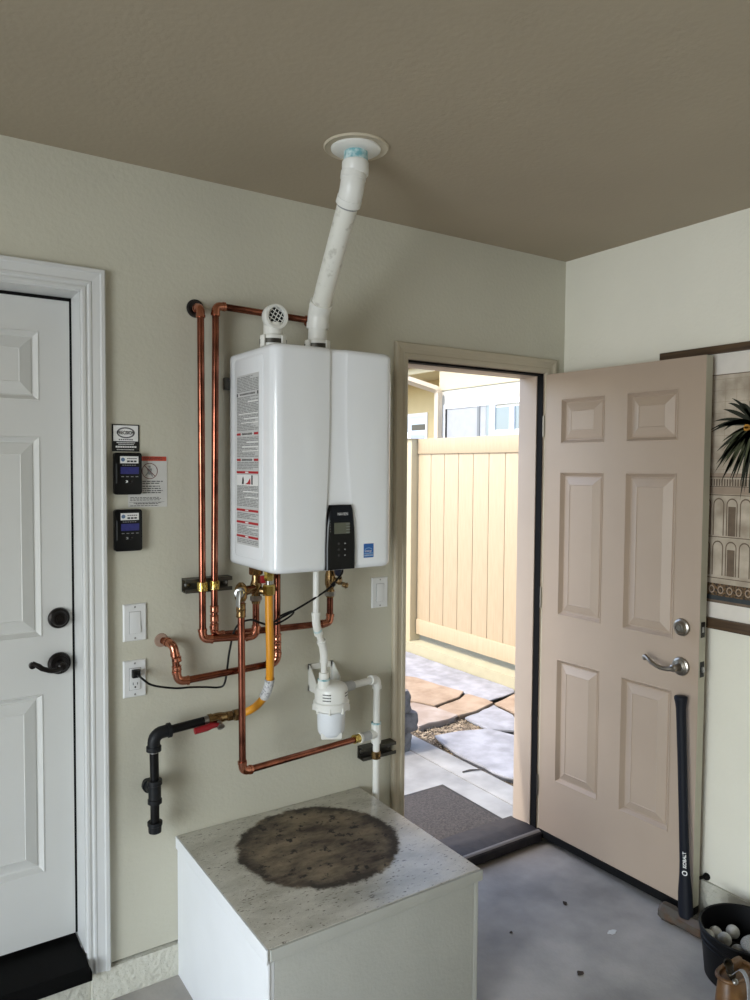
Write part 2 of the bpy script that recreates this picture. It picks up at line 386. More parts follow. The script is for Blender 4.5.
# ------------------------------------------------------------------ six-panel doors
def six_panel(parent, o, u, n, W, z0, z1, cols, rows, T, m, edge=None):
    """slab with recessed moulded panels on the face that looks along n"""
    o = Vector(o); u = Vector(u).normalized(); n = Vector(n).normalized(); Z = Vector((0, 0, 1))
    P = lambda a, b, d=0: o + u*a + Z*b + n*d
    us = sorted({0, W} | {c for k in cols for c in k}); zs = sorted({z0, z1} | {c for k in rows for c in k})
    mb = MB()
    for i in range(len(us)-1):
        for j in range(len(zs)-1):
            if any(abs(us[i]-a) < 1e-6 for a, b in cols) and any(abs(zs[j]-a) < 1e-6 for a, b in rows): continue
            mb.add([P(us[i], zs[j]), P(us[i+1], zs[j]), P(us[i+1], zs[j+1]), P(us[i], zs[j+1])], [(0, 1, 2, 3)])
    mb.add([P(0, z0, -T), P(0, z1, -T), P(W, z1, -T), P(W, z0, -T)], [(0, 1, 2, 3)])
    mb.add([P(0, z0), P(0, z0, -T), P(W, z0, -T), P(W, z0)], [(0, 1, 2, 3)])
    mb.add([P(0, z1), P(W, z1), P(W, z1, -T), P(0, z1, -T)], [(0, 1, 2, 3)])
    mb.add([P(0, z0), P(0, z1), P(0, z1, -T), P(0, z0, -T)], [(0, 1, 2, 3)])
    if edge is None: mb.add([P(W, z0), P(W, z0, -T), P(W, z1, -T), P(W, z1)], [(0, 1, 2, 3)])
    make('slab', mb, m, parent, smooth=0)
    for a, b in cols:
        for c, d in rows:
            mb = MB(); rings = []
            for ins, dep in ((0, 0), (.001, .002), (.003, .002), (.014, -.014), (.018, -.015), (.020, -.012), (.053, .001), (.055, -.001)):
                rings.append([P(a+ins, c+ins, dep), P(b-ins, c+ins, dep), P(b-ins, d-ins, dep), P(a+ins, d-ins, dep)])
            for i in range(len(rings)-1):
                for k in range(4):
                    mb.add([rings[i][k], rings[i][(k+1) % 4], rings[i+1][(k+1) % 4], rings[i+1][k]], [(0, 1, 2, 3)])
            mb.add(rings[-1], [(0, 1, 2, 3)])
            make('panel', mb, m, parent, smooth=15)
    return P
def lever_set(parent, P, c, z, zdead, sgn, m, n, u, size=1.0):
    """round rose with a curved lever (towards sgn*u) and a deadbolt above"""
    n = Vector(n); u = Vector(u)
    b = make('deadbolt', MB().lathe(P(c, zdead), n, [(0, .031), (.004, .032), (.010, .030), (.013, .024), (.020, .022), (.024, .019), (.025, .012), (.022, .011)], 28), m, parent)
    make('keyway', MB().lathe(P(c, zdead, .021), n, [(0, .010), (.0035, .010), (.0035, .009)], 16), steel if m is nickel else bronze, b)
    h = make('lever_handle', MB().lathe(P(c, z), n, [(0, .033), (.004, .034), (.009, .032), (.012, .026), (.015, .025), (.018, .014), (.040, .012), (.048, .014), (.056, .013), (.060, .008)], 28), m, parent)
    L = .118*size; pts = []; rs = []
    for i in range(11):
        t = i/10; pts.append(P(c+sgn*L*t, z + .007*math.sin(t*math.pi*1.6+.2)*(-1) + (.026*max(0, t-.7)/.3)*.55, .050+.012*math.sin(t*math.pi)))
        rs.append(.0095-.002*math.sin(t*math.pi) + (.0 if t < .9 else -.002))
    make('lever', MB().tube(pts, rs, 12), m, h)
    e = P(c+sgn*L, z+.014, .048)
    make('lever_scroll', MB().lathe(e-u*0-Vector((0, 0, 0))-n*.008, n, [(0, .005), (.003, .010), (.013, .010), (.016, .005)], 14), m, h)

d1 = sthing('door_1', (.085, .11, .175), 'white six-panel house door with dark bronze lever')
P1 = six_panel(d1, (.4845, .11, 0), (-1, 0, 0), (0, -1, 0), .806, .178, 2.136, [(.087, .307), (.499, .719)], [(.397, .947), (1.122, 1.723), (1.83, 2.034)], .04, white_door_m)
lever_set(d1, P1, .040, 1.036, 1.175, 1, bronze, (0, -1, 0), (-1, 0, 0), .7)
w = MB(); w.box((.4835, .1095, .178), (.490, .14, 2.142)); w.box((-.322, .1095, 2.132), (.490, .14, 2.142))
make('door_gap_dark', w, black_rubber, d1, smooth=0)  # black strip painted in for the dark gap round the slab
# black step board below the white door
sb = thing('door_step', (.08, .03, .1), 'black step board below the white house door', 'step')
box('tread', (-.322, -.052, .112), (.4899, .16, .160), step_m, sb, bevel=.003)
box('riser_board', (-.34, -.04, .104), (.500, .0, .132), step_m, sb, bevel=.002)
# unseen panel added behind the white door, so no daylight leaks round it
struct(box('door_light_block', (-.36, .16, .1), (.51, .2, 2.2), white_door_m))

ang = Vector((.0255, -.74, 0)).normalized(); dn = Vector((ang.y, -ang.x, 0))    # dn looks towards -x
d2 = sthing('door_2', (2.39, -.005, .055), 'tan six-panel side door standing open against the wall')
DO = Vector((2.392, -.004, 0))
P2 = six_panel(d2, DO, ang, dn, .738, .056, 2.041, [(.090, .311), (.415, .633)], [(.296, .828), (1.018, 1.625), (1.745, 1.932)], .040, tan_m, edge=1)
mb = MB(); mb.add([P2(.738, .056), P2(.738, .056, -.04), P2(.738, 2.041, -.04), P2(.738, 2.041)], [(0, 1, 2, 3)])
ed = make('door_edge', mb, door_edge_m, d2, smooth=0)
lever_set(d2, P2, .671, .926, 1.069, -1, nickel, dn, ang)
for z in (.926, 1.069):
    pl = make('latch_plate', MB().prism([P2(.7385, z-.028, -.008), P2(.7385, z-.028, -.032), P2(.7385, z+.028, -.032), P2(.7385, z+.028, -.008)], ang*.0012), bronze if z > 1 else slot_m, d2, smooth=0)
    make('latch', MB().prism([P2(.7396, z-.010, -.014), P2(.7396, z-.010, -.026), P2(.7396, z+.010, -.026), P2(.7396, z+.010, -.014)], ang*(.008 if z < 1 else .001)), steel, pl, bevel=.001)
for z in (.25, 1.08, 1.82):
    make('hinge', MB().tube([P2(-.003, z-.045, .004), P2(-.003, z+.045, .004)], .004, 10), nickel, d2)
mb = MB(); mb.prism([P2(.0, .026, .006), P2(.738, .026, .006), P2(.738, .058, .006), P2(.0, .058, .006)], -dn*.05)
make('door_sweep', mb, black_rubber, d2, bevel=.003)

# ================================================================== PLATFORM
pf = thing('heater_platform', (1.116, -.34, 0), 'painted boxed platform with round dark water stain on its top', 'platform')
box('side_panel', (.772, -.672, .0), (.792, -.002, .425), box_white, pf, bevel=.002)
box('side_panel', (1.440, -.672, .0), (1.456, -.002, .425), box_front, pf, bevel=.002)
box('front_panel', (.792, -.672, .0), (1.440, -.656, .425), box_front, pf, bevel=.002)
make('corner_bead', MB().tube([(.777, -.668, 0), (.777, -.668, .424)], .0065, 10), box_white, pf)
box('side_trim', (.766, -.680, .418), (.7715, -.002, .4565), box_white, pf, bevel=.0015)
# top board: paint worn at the edges, a round stain left by a tank
m = bpy.data.materials.new('stained_platform_top'); m.use_nodes = True
n = m.node_tree.nodes; l = m.node_tree.links; b = n['Principled BSDF']; b.inputs['Roughness'].default_value = .5; b.inputs['Specular IOR Level'].default_value = .7; b.inputs['Coat Weight'].default_value = .6; b.inputs['Coat Roughness'].default_value = .25; b.inputs['Coat IOR'].default_value = 1.6
g = n.new('ShaderNodeNewGeometry')
def nz(scale, detail=6, stretch=None, rough=.6):
    t = n.new('ShaderNodeTexNoise'); t.inputs['Scale'].default_value = scale; t.inputs['Detail'].default_value = detail; t.inputs['Roughness'].default_value = rough
    if stretch:
        mp = n.new('ShaderNodeMapping'); mp.inputs['Scale'].default_value = stretch; mp.inputs['Rotation'].default_value = (0, 0, .5)
        l.new(g.outputs['Position'], mp.inputs['Vector']); l.new(mp.outputs['Vector'], t.inputs['Vector'])
    else: l.new(g.outputs['Position'], t.inputs['Vector'])
    return t.outputs['Fac']
def rampf(fac, a, b2, c0=(0, 0, 0), c1=(1, 1, 1)):
    r = n.new('ShaderNodeValToRGB'); r.color_ramp.elements[0].position = a; r.color_ramp.elements[1].position = b2
    r.color_ramp.elements[0].color = (*c0, 1); r.color_ramp.elements[1].color = (*c1, 1); l.new(fac, r.inputs['Fac']); return r.outputs['Color']
def mix(f, a, b2):
    x = n.new('ShaderNodeMix'); x.data_type = 'RGBA'; l.new(f, x.inputs['Factor'])
    for s, v in ((x.inputs[6], a), (x.inputs[7], b2)):
        if isinstance(v, tuple): s.default_value = (*v, 1)
        else: l.new(v, s)
    return x.outputs[2]
def mth(op, a, b2):
    x = n.new('ShaderNodeMath'); x.operation = op
    for s, v in zip(x.inputs, (a, b2)):
        if isinstance(v, (int, float)): s.default_value = v
        else: l.new(v, s)
    return x.outputs[0]
sp = n.new('ShaderNodeSeparateXYZ'); l.new(g.outputs['Position'], sp.inputs[0])
dx = mth('SUBTRACT', sp.outputs[0], 1.128); dy = mth('SUBTRACT', sp.outputs[1], -.29)
rr = mth('SQRT', mth('ADD', mth('MULTIPLY', dx, dx), mth('MULTIPLY', dy, dy)), 0)
rn = mth('ADD', rr, mth('MULTIPLY', mth('SUBTRACT', nz(22, 12, None, .75), .5), .075))
stain = rampf(rn, .248, .262, (1, 1, 1), (0, 0, 0))
ringm = mth('MULTIPLY', rampf(rn, .205, .235), stain)
base = mix(rampf(nz(7, 9, (1, 2, 1)), .32, .6), srgb((164, 161, 148)), srgb((202, 199, 188)))
base = mix(rampf(nz(60, 5, (1, 2.5, 1)), .60, .66), base, srgb((84, 76, 62)))
dirt = mix(rampf(nz(7, 12, (1, 2, 1), .65), .36, .62), srgb((58, 46, 37)), srgb((136, 122, 100)))
dirt = mix(rampf(nz(26, 8, None, .7), .56, .60), dirt, srgb((34, 28, 24)))
dirt = mix(mth('MULTIPLY', ringm, rampf(nz(7, 4), .38, .55)), dirt, srgb((50, 42, 34)))
l.new(mix(stain, base, dirt), b.inputs['Base Color'])
l.new(mth('MULTIPLY', mth('SUBTRACT', 1, stain), .6), b.inputs['Coat Weight'])
rg = n.new('ShaderNodeMapRange'); l.new(stain, rg.inputs[0]); rg.inputs[3].default_value = .28; rg.inputs[4].default_value = .8; l.new(rg.outputs[0], b.inputs['Roughness'])
bp = n.new('ShaderNodeBump'); bp.inputs['Strength'].default_value = .5; bp.inputs['Distance'].default_value = .006
l.new(nz(45, 6, (1, 2.5, 1)), bp.inputs['Height']); l.new(bp.outputs['Normal'], b.inputs['Normal'])
top_m = m
mb = MB(); mb.box((.771, -.676, .424), (1.460, -.001, .457))
make('top_board', mb, top_m, pf, bevel=.003)
box('front_lip', (.776, -.684, .424), (1.463, -.675, .4555), box_front, pf, bevel=.003)

# ================================================================== WATER HEATER
HX0, HX1, HYB, HYF, HZ0, HZ1 = .948, 1.371, -.015, -.338, 1.323, 1.998
wh = thing('water_heater', (1.166, -.17, 1.33), 'white wall-hung tankless water heater with black control panel', 'water heater')
def hprof(z, s):
    x0, x1, yb, yf = HX0+s, HX1-s, HYB-s*.3, HYF+s; R = .034; pts = []
    t = min(1, max(0, (1.80-z)/.45)); t = t*t*(3-2*t)
    xl = 1.136-.014*t; xr = 1.194+.030*t
    pts += [(x0, yb), (x0, yf+R+.14)]
    for i in range(9):
        q = math.pi + (math.pi/2)*i/8; pts.append((x0+R+R*math.cos(q), yf+R+R*math.sin(q)))
    pts += [(xl-.004, yf), (xl+.000, yf+.001), (xl+.003, yf+.006), (xr-.009, yf+.006), (xr, yf+.001), (xr+.003, yf)]
    for i in range(9):
        q = 1.5*math.pi + (math.pi/2)*i/8; pts.append((x1-R+R*math.cos(q), yf+R+R*math.sin(q)))
    pts += [(x1, yf+R+.14), (x1, yb)]
    return [Vector((x, y, z)) for x, y in pts]
zs = [(HZ0, .012), (HZ0+.003, .006), (HZ0+.008, .002), (HZ0+.014, 0)] + [(HZ0+.02+(HZ1-HZ0-.04)*i/16, 0) for i in range(17)] + [(HZ1-.014, 0), (HZ1-.008, .002), (HZ1-.003, .006), (HZ1, .012)]
make('case', MB().loft([hprof(z, s) for z, s in zs]), heater_m, wh, smooth=50)
# left side: raised label panel with printed instructions
fr = Frame((HX0, -.070, 1.40), (0, -1, 0), (0, 0, 1))       # u towards the front, v up
mb = MB(); fr.rrect(mb, -.012, -.045, .197, .575, .014, -.002, .0016)
lp = make('label_panel', mb, heater_m, wh, bevel=.001, smooth=60)
mb = MB(); fr.rect(mb, .004, -.006, .172, .522, .0019)
make('label_sheet', mb, mat('label_paper', (196, 197, 196), .5), lp, smooth=0)
W1 = MB(); W2 = MB(); W3 = MB(); W4 = MB()
random.seed(3)
v = .512
bars = [(.461, 0), (.339, 1), (.259, 1), (.221, 2), (.103, 2), (.065, 2), (.021, 2)]
y = .514
while y > .0:
    if not any(abs(y-bv) < .008 for bv, _ in bars) and not .178 < y < .214:
        a = .008; e = .168 - (random.random()*.07 if random.random() < .3 else 0)
        while a < e:
            k = random.uniform(.01, .05); fr.rect(W1, a, y, min(a+k, e), y+.0026, .0022); a += k+.004
    y -= .0048
for bv, kind in bars:
    if kind == 0:
        fr.rect(W2, .006, bv-.004, .014, bv+.006, .0024); fr.rect(W2, .160, bv-.004, .168, bv+.006, .0024); fr.rect(W4, .024, bv-.003, .150, bv+.004, .0024)
        for q in range(14): fr.rect(W2, .030+q*.0085, bv-.002, .036+q*.0085, bv+.004, .0027)
    elif kind == 1:
        fr.rect(W3, .006, bv-.003, .036, bv+.004, .0024); fr.rect(W3, .136, bv-.003, .168, bv+.004, .0024); fr.rect(W4, .040, bv-.004, .132, bv+.005, .0024)
        for q in range(9): fr.rect(W2, .046+q*.009, bv-.003, .0525+q*.009, bv+.004, .0027)
    else:
        fr.rect(W3, .004, bv-.0035, .168, bv+.0035, .0024); fr.rect(W4, .072, bv-.002, .096, bv+.002, .0027)
fr.rect(W4, .006, .180, .166, .213, .0024)
fr.poly(W2, [(.046, .184), (.060, .184), (.062, .196), (.056, .208), (.050, .202)], .0028); fr.poly(W2, [(.118, .184), (.128, .184), (.128, .212), (.118, .212)], .0028)
fr.poly(W3, [(.072, .184), (.112, .184), (.110, .204), (.090, .190)], .0028)
for t in range(10):
    a = random.uniform(.02, .10); yy = [.436, .40, .385, .372, .312, .298, .285, .160, .142, .050][t]
    fr.rect(W4, a, yy, .168, yy+.0035, .0026)
make('label_print', W1, print_grey, lp, smooth=0); make('label_print', W2, print_dark, lp, smooth=0)
make('label_print', W3, print_red, lp, smooth=0); make('label_print', W4, print_white, lp, smooth=0)
# control panel
ff = Frame((1.172, HYF, 1.424), (1, 0, 0), (0, 0, 1))
def cp_outline(k=0):
    L = []
    for a, b_ in ((-.050+k, -.098+k), (.050-k, -.098+k), (.0505-k, -.03), (.048-k, .03), (.041-k, .088), (.036-k, .1-k), (-.036+k, .1-k), (-.041+k, .088), (-.048+k, .03), (-.0505+k, -.03)): L.append((a, b_))
    return L
mb = MB(); mb.loft([[ff.p(a, b_, d) for a, b_ in cp_outline(k)] for k, d in ((0, -.008), (0, .006), (.003, .009))])
cp = make('control_panel', mb, panel_blk, wh, smooth=25)
mb = MB(); ff.rect(mb, -.026, .012, .029, .046, .0096); make('screen', mb, lcd_m, cp, smooth=0)
mb = MB()
for i in range(4): ff.rect(mb, .016, .015+i*.0085, .030, .0165+i*.0085, .0099)
for i in range(5): ff.disc(mb, -.040-i*.0002, .020+i*.008, .0015, .0015, .0098, 8)
make('screen_marks', mb, print_grey, cp, smooth=0)
ff.text('brand_text', 'NAVIEN', .0125, .004, .072, print_white, cp, .0098, .036)
for i in range(3):
    for j in (0, 1):
        mb = MB(); ff.disc(mb, -.010+j*.022, -.018-i*.018, .0045, .004, .0100, 14); make('button', mb, mat('button_black', (26, 26, 28), .25), cp, smooth=0)
mb = MB()
for i in range(3): ff.disc(mb, .012, -.018-i*.018, .0014, .0014, .0104, 8)
make('button_marks', mb, print_white, cp, smooth=0)
# blue rating sticker on the lower right
mb = MB(); ff.rect(mb, .086, -.068, .123, -.024, .0006); es = make('rating_sticker', mb, print_blue, wh, smooth=0)
mb = MB(); ff.ring(mb, .104, -.046, .015, .009, .0135, .0075, .0011, 24, 20, 200)
for q in (0, 1): ff.rect(mb, .088, -.0555-q*.008, .121, -.0535-q*.008, .0011)
make('sticker_print', mb, print_pale, es, smooth=0)
ff.text('sticker_text', 'energy', .011, .1035, -.047, print_white, es, .0012, .024)
ff.text('sticker_text', 'ENERGY STAR', .006, .1045, -.0605, print_white, es, .0012, .032)
# underside: white drip tray, feet, mounting bracket
box('underside_tray', (1.13, -.30, 1.318), (1.235, -.16, 1.332), heater_low, wh, bevel=.003)
box('mounting_bracket', (.930, -.016, 1.885), (.948, -.001, 1.925), strut_m, wh, bevel=.002)
box('mounting_bracket', (1.1, -.016, 1.95), (1.25, -.001, 2.0), strut_m, wh, bevel=.002)
for x in (1.12, 1.30): make('top_screw', MB().lathe((x, -.20, 1.99), (0, 0, 1), [(0, .006), (.008, .006), (.011, .003)], 12), strut_m, wh)
def collar(x, y):
    c = make('flue_collar', MB().lathe((x, y, 1.988), (0, 0, 1), [(0, .046), (.012, .046), (.014, .041), (.055, .041), (.057, .038)], 28), pvc, wh)
    mb = MB(); mb.lathe((x, y, 2.018), (0, 0, 1), [(0, .0425), (.014, .0425)], 28, caps=False)
    make('hose_clamp', mb, strut_m, c)
    for q in range(4):
        t = math.radians(q*90+20); ex = Vector((math.cos(t), math.sin(t), 0)); ey = Vector((-ex.y, ex.x, 0)); o = Vector((x, y, 2.008))+ex*.042
        mb = MB(); mb.prism([o-ey*.009, o+ey*.009, o+ey*.009+Vector((0, 0, .034)), o-ey*.009+Vector((0, 0, .034))], ex*.006); make('collar_lug', mb, pvc, c, bevel=.002)
EX, EY = 1.182, -.172; IX, IY = 1.026, -.172
collar(EX, EY); collar(IX, IY)

# air intake stub on the heater
it = thing('air_intake', (IX, IY, 2.04), 'white plastic intake elbow with round grille on top of the heater', 'intake pipe')
mb = MB(); arc = [Vector((IX, IY, 2.04)), Vector((IX, IY, 2.060))] + [Vector((IX, IY-.012*(1-math.cos(t)), 2.086+.012*math.sin(t))) for t in [math.pi/2*i/6 for i in range(1, 7)]] + [Vector((IX, -.187, 2.098))]
mb.tube(arc, .0305, 24); make('elbow', mb, pvc, it, smooth=50)
mb = MB(); mb.lathe((IX-.002, -.172, 2.100), (0, -1, 0), [(0, .036), (.003, .0385), (.03, .0385), (.032, .037), (.032, .029), (.018, .0285), (.018, .001)], 36, caps=False); make('hub', mb, pvc, it, smooth=40)
mb = MB(); mb.lathe((IX-.002, -.1915, 2.100), (0, -1, 0), [(0, .028), (.001, .028)], 24); make('grille_dark', mb, slot_m, it)
mb = MB()
for k in (-2, -1, 0, 1, 2):
    for sgn in (-1, 1):
        o = k*.0118; h = math.sqrt(max(.0001, .0285**2-o*o)); d = Vector((math.cos(.55*1), 0, math.sin(.55)*sgn)).normalized()
        d = Vector((math.cos(math.radians(-28 if sgn > 0 else 62)), 0, math.sin(math.radians(-28 if sgn > 0 else 62)))); e = Vector((-d.z, 0, d.x))
        c = Vector((IX-.002, -.197, 2.100)) + e*o; mb.tube([c-d*h, c+d*h], .0013, 6)
make('grille', mb, pvc, it)

# exhaust flue: vertical, leaning length, ceiling flange
ex = thing('exhaust_flue', (EX, EY, 2.04), 'white plastic exhaust flue leaning from the heater to the ceiling', 'flue pipe')
q0, q1, q2, q3 = Vector((EX, EY, 2.04)), Vector((1.183, -.176, 2.128)), Vector((1.126, -.472, 2.424)), Vector((1.136, -.475, 2.536))
segs, arcs = fillet([q0, q1, q2, q3], .022, 8)
make('pipe', MB().tube(segs[0], .0305, 28), pvc, ex)
make('pipe', MB().tube(segs[1], .0305, 28), mat('scuffed_pvc', (226, 225, 216), .3, col2=(186, 184, 172), vscale=30, lo=.28, hi=.42), ex)
make('pipe', MB().tube(segs[2], .0305, 28), pvc, ex)
for k, arc in enumerate(arcs):
    a0 = (arc[0]-arc[1]).normalized(); a1 = (arc[-1]-arc[-2]).normalized(); mb = MB()
    mb.tube([arc[0]+a0*.020]+arc+[arc[-1]+a1*.020], .0345, 28)
    mb.tube([arc[0]+a0*.024, arc[0]+a0*.004], .0362, 28); mb.tube([arc[-1]+a1*.024, arc[-1]+a1*.004], .0362, 28)
    e = make('elbow', mb, pvc, ex, smooth=45)
    if k == 1:
        c = arc[0]+a0*.024; make('print_stamp', MB().tube([c+a0*-.002, c+a0*.006], .0312, 28), print_grey, e)
make('primer_ring', MB().lathe((1.136, -.475, 2.500), (0, 0, 1), [(0, .0315), (.002, .0345), (.026, .0335), (.034, .0325)], 28), primer, ex)
make('coupling', MB().lathe((1.1345, -.475, 2.462), (0, 0, 1), [(0, .0355), (.003, .0378), (.036, .0378), (.039, .035)], 28), pvc, ex)
make('ceiling_flange', MB().lathe((1.136, -.475, 2.5375), (0, 0, -1), [(0, .071), (.005, .070), (.009, .064), (.011, .036), (.011, .031)], 40), pvc, ex)
make('ceiling_ring', MB().lathe((1.133, -.482, CZ-.0003), (0, 0, -1), [(0, .092), (.003, .092), (.006, .089), (.004, .085), (.002, .082)], 44), mat('ring_paint', (196, 186, 164), .7), ex)

# ================================================================== COPPER RUNS
CR = .0112
def copper_run(name, label, pts, base, R=.02):
    t = thing(name, base, label, 'pipe', 'copper pipes round the water heater')
    run(t, pts, CR, R, copper, copper_bright)
    return t
A = copper_run('copper_pipe', 'copper pipe dropping from the black wall hole to the left service valve', [(.833, -.0005, 2.130), (.833, -.06, 2.130), (.837, -.06, 1.094), (.987, -.13, 1.101), (.987, -.13, 1.205)], (.837, -.06, 1.09), .022)
make('escutcheon', MB().lathe((.838, -.001, 2.135), (0, -1, 0), [(0, .029), (.004, .028), (.006, .024), (.003, .018)], 28), hole_m, A)
B = copper_run('copper_pipe', 'copper pipe running behind the intake elbow, then down beside the first riser', [(1.235, -.0005, 2.133), (1.235, -.05, 2.133), (.886, -.05, 2.142), (.879, -.05, 1.100), (1.275, -.10, 1.106), (1.275, -.10, 1.195)], (.879, -.05, 1.10))
for z in (1.185, 1.155, 1.128): coupling(B, (.8795, -.05, z), (0, 0, 1), .022, CR*1.22, copper_bright)
C = copper_run('copper_pipe', 'copper pipe leaving the wall by the outlet and sloping up to the heater', [(.729, -.0005, 1.092), (.748, -.05, 1.086), (.760, -.05, .968), (1.066, -.12, 1.002), (1.066, -.12, 1.3225)], (.76, -.05, .97), .024)
for z in (1.085, 1.058, 1.032): coupling(C, (1.066, -.12, z), (0, 0, 1), .024, CR*1.22, copper_bright)
for z in (1.04, 1.012): coupling(C, (.7565, -.05, z), (-.1, 0, 1), .016, CR*1.3, copper_bright)
make('wall_patch', MB().lathe((.724, -.0005, 1.094), (0, -1, 0), [(0, .022), (.002, .020), (.002, .012)], 20), mat('patch_plaster', (176, 150, 132), .9, var=.2, vscale=60), C)
D = copper_run('copper_pipe', 'copper relief drain dropping in front and sloping to the white drain pipe', [(.919, -.17, 1.222), (.924, -.17, .690), (1.400, -.078, .671)], (.924, -.17, .69), .022)
for z in (1.208, 1.186): coupling(D, (.919, -.17, z), (0, 0, 1), .022, CR*1.28, brass)
coupling(D, (1.400, -.078, .672), (.47, .09, -.028), .030, CR*1.35, brass_yel)
# service valve with relief valve (left), service valve (right)
sv = thing('service_valve', (.987, -.13, 1.21), 'brass service valve with relief head under the heater beside the yellow gas hose', 'valve')
hexnut(sv, (.987, -.13, 1.3095), (0, 0, 1), .026, .022, brass)
make('valve_body', MB().lathe((.987, -.13, 1.205), (0, 0, 1), [(0, .013), (.012, .016), (.02, .016), (.03, .013), (.04, .019), (.06, .019), (.075, .014), (.105, .013)], 18), brass, sv)
hexnut(sv, (.987, -.13, 1.222), (0, 0, 1), .016, .019, steel)
make('relief_arm', MB().tube([(.987, -.13, 1.254), (.919, -.17, 1.254)], [.013, .016], 16), brass, sv)
make('relief_head', MB().lathe((.919, -.17, 1.225), (0, 0, 1), [(0, .014), (.01, .019), (.04, .019), (.052, .013), (.058, .006)], 16), brass, sv)
make('relief_cap', MB().lathe((.914, -.178, 1.254), (-.55, -.83, 0), [(0, .016), (.016, .017), (.024, .014), (.026, .006)], 18), steel, sv)
mb = MB(); mb.prism([(.893, -.196, 1.262), (.900, -.208, 1.262), (.895, -.214, 1.212), (.888, -.202, 1.216)], (.004, .002, 0)); make('relief_lever', mb, steel, sv, bevel=.001)
mb = MB(); mb.box((.992, -.162, 1.272), (1.030, -.146, 1.296)); make('valve_handle', mb, red_grip, sv, bevel=.004)
make('drain_port', MB().lathe((.987, -.13, 1.246), (.75, -.65, 0), [(0, .012), (.024, .012), (.025, .016), (.036, .016), (.038, .009)], 14), brass, sv)
make('drain_cap', MB().lathe((1.016, -.155, 1.238), (.6, -.4, -.3), [(0, .009), (.014, .009), (.016, .005)], 12), slot_m, sv)
s2 = thing('service_valve', (1.275, -.10, 1.20), 'brass service valve under the heater beside the white condensate pipe', 'valve')
make('valve_body', MB().lathe((1.275, -.10, 1.195), (0, 0, 1), [(0, .013), (.01, .016), (.022, .016), (.03, .013), (.045, .018), (.075, .018), (.09, .014), (.127, .014)], 18), brass, s2)
hexnut(s2, (1.275, -.10, 1.208), (0, 0, 1), .016, .019, steel); hexnut(s2, (1.275, -.10, 1.3115), (0, 0, 1), .022, .021, brass)
make('drain_port', MB().lathe((1.275, -.10, 1.252), (.8, -.6, 0), [(0, .011), (.026, .011), (.027, .015), (.040, .015), (.042, .008)], 14), brass, s2)
make('drain_plug', MB().lathe((1.308, -.125, 1.240), (.7, -.5, -.25), [(0, .009), (.012, .009), (.015, .012), (.022, .006)], 12), brass, s2)
mb = MB(); mb.lathe((1.290, -.125, 1.285), (0, -1, 0), [(0, .014), (.004, .016), (.012, .016), (.016, .010)], 14); make('valve_handle', mb, mat('blue_black_grip', (18, 22, 44), .4), s2)

# pipe straps on short strut channel
def strut(label, x0, x1, z0, z1, ybk, clamps):
    t = thing('strut_bracket', ((x0+x1)/2, -.002, z0), label, 'bracket', 'strut channel brackets')
    mb = MB(); y0 = -.001; y1 = -ybk; k = .004
    mb.prism([(x0, y0, z0), (x0, y1, z0), (x0, y1, z0+.012), (x0, y1+k, z0+.012), (x0, y1+k, z0+k), (x0, y0-k, z0+k), (x0, y0-k, z1-k), (x0, y1+k, z1-k), (x0, y1+k, z1-.012), (x0, y1, z1-.012), (x0, y1, z1), (x0, y0, z1)], (x1-x0, 0, 0))
    make('channel', mb, strut_m, t, smooth=20)
    for cx, cy, rr_, m in clamps:
        zc = (z0+z1)/2
        c = make('pipe_clamp', MB().lathe((cx, cy, zc-.014), (0, 0, 1), [(0, rr_+.003), (.001, rr_+.005), (.027, rr_+.005), (.028, rr_+.003)], 20), m, t)
        mb = MB(); mb.box((cx-.004, y1-.002, zc-.012), (cx+.004, min(cy, y1), zc+.012)) if cy < y1-.003 else mb.box((cx-.02, y1-.002, zc-.012), (cx+.02, y1, zc+.012))
        make('clamp_foot', mb, m, c)
        make('clamp_bolt', MB().lathe((cx-.001, cy-rr_-.004, zc), (0, -1, 0), [(0, .007), (.006, .007), (.008, .004)], 6), m, c)
    for bx in (x0+.014, x1-.012):
        make('bolt', MB().lathe((bx, y0-.004, (z0+z1)/2), (0, -1, 0), [(0, .008), (.006, .008), (.008, .005)], 6), steel, t)
    return t
strut('dark strut channel with brass clamps holding the two copper risers', .790, .944, 1.240, 1.284, .042, [(.836, -.06, CR, brass_yel), (.880, -.05, CR, brass_yel)])

# ================================================================== GAS LINE
gs = thing('gas_line', (.68, -.07, .52), 'black iron gas pipe with red valve and yellow flexible hose to the heater', 'gas pipe')
mb = MB()
ctl = [(.999, -.20, 1.24), (1.000, -.20, 1.18), (1.002, -.20, 1.10), (1.005, -.196, 1.02), (1.010, -.178, .955), (1.008, -.145, .905), (.995, -.112, .868), (.972, -.086, .846), (.955, -.075, .840)]
def catmull(c, k=6):
    c = [Vector(p) for p in c]; out = []
    for i in range(len(c)-1):
        p0 = c[max(i-1, 0)]; p1 = c[i]; p2 = c[i+1]; p3 = c[min(i+2, len(c)-1)]
        for j in range(k):
            t = j/k; out.append(.5*((2*p1)+(p2-p0)*t+(2*p0-5*p1+4*p2-p3)*t*t+(3*p1-p0-3*p2+p3)*t**3))
    return out+[c[-1]]
hose = catmull(ctl)
hs = make('flex_hose', MB().tube(hose, .0125, 16), yellow_flex, gs)
i0 = 22; make('hose_tag', MB().tube(hose[i0:i0+9], .0155, 16, caps=False), tag_m, hs)
hexnut(gs, (.999, -.20, 1.3040), (0, 0, 1), .036, .015, brass_yel); hexnut(gs, (.999, -.20, 1.258), (0, 0, 1), .032, .019, brass_yel)
make('nipple', MB().tube([(.999, -.20, 1.25), (.999, -.20, 1.3225)], .010, 14), steel, gs)
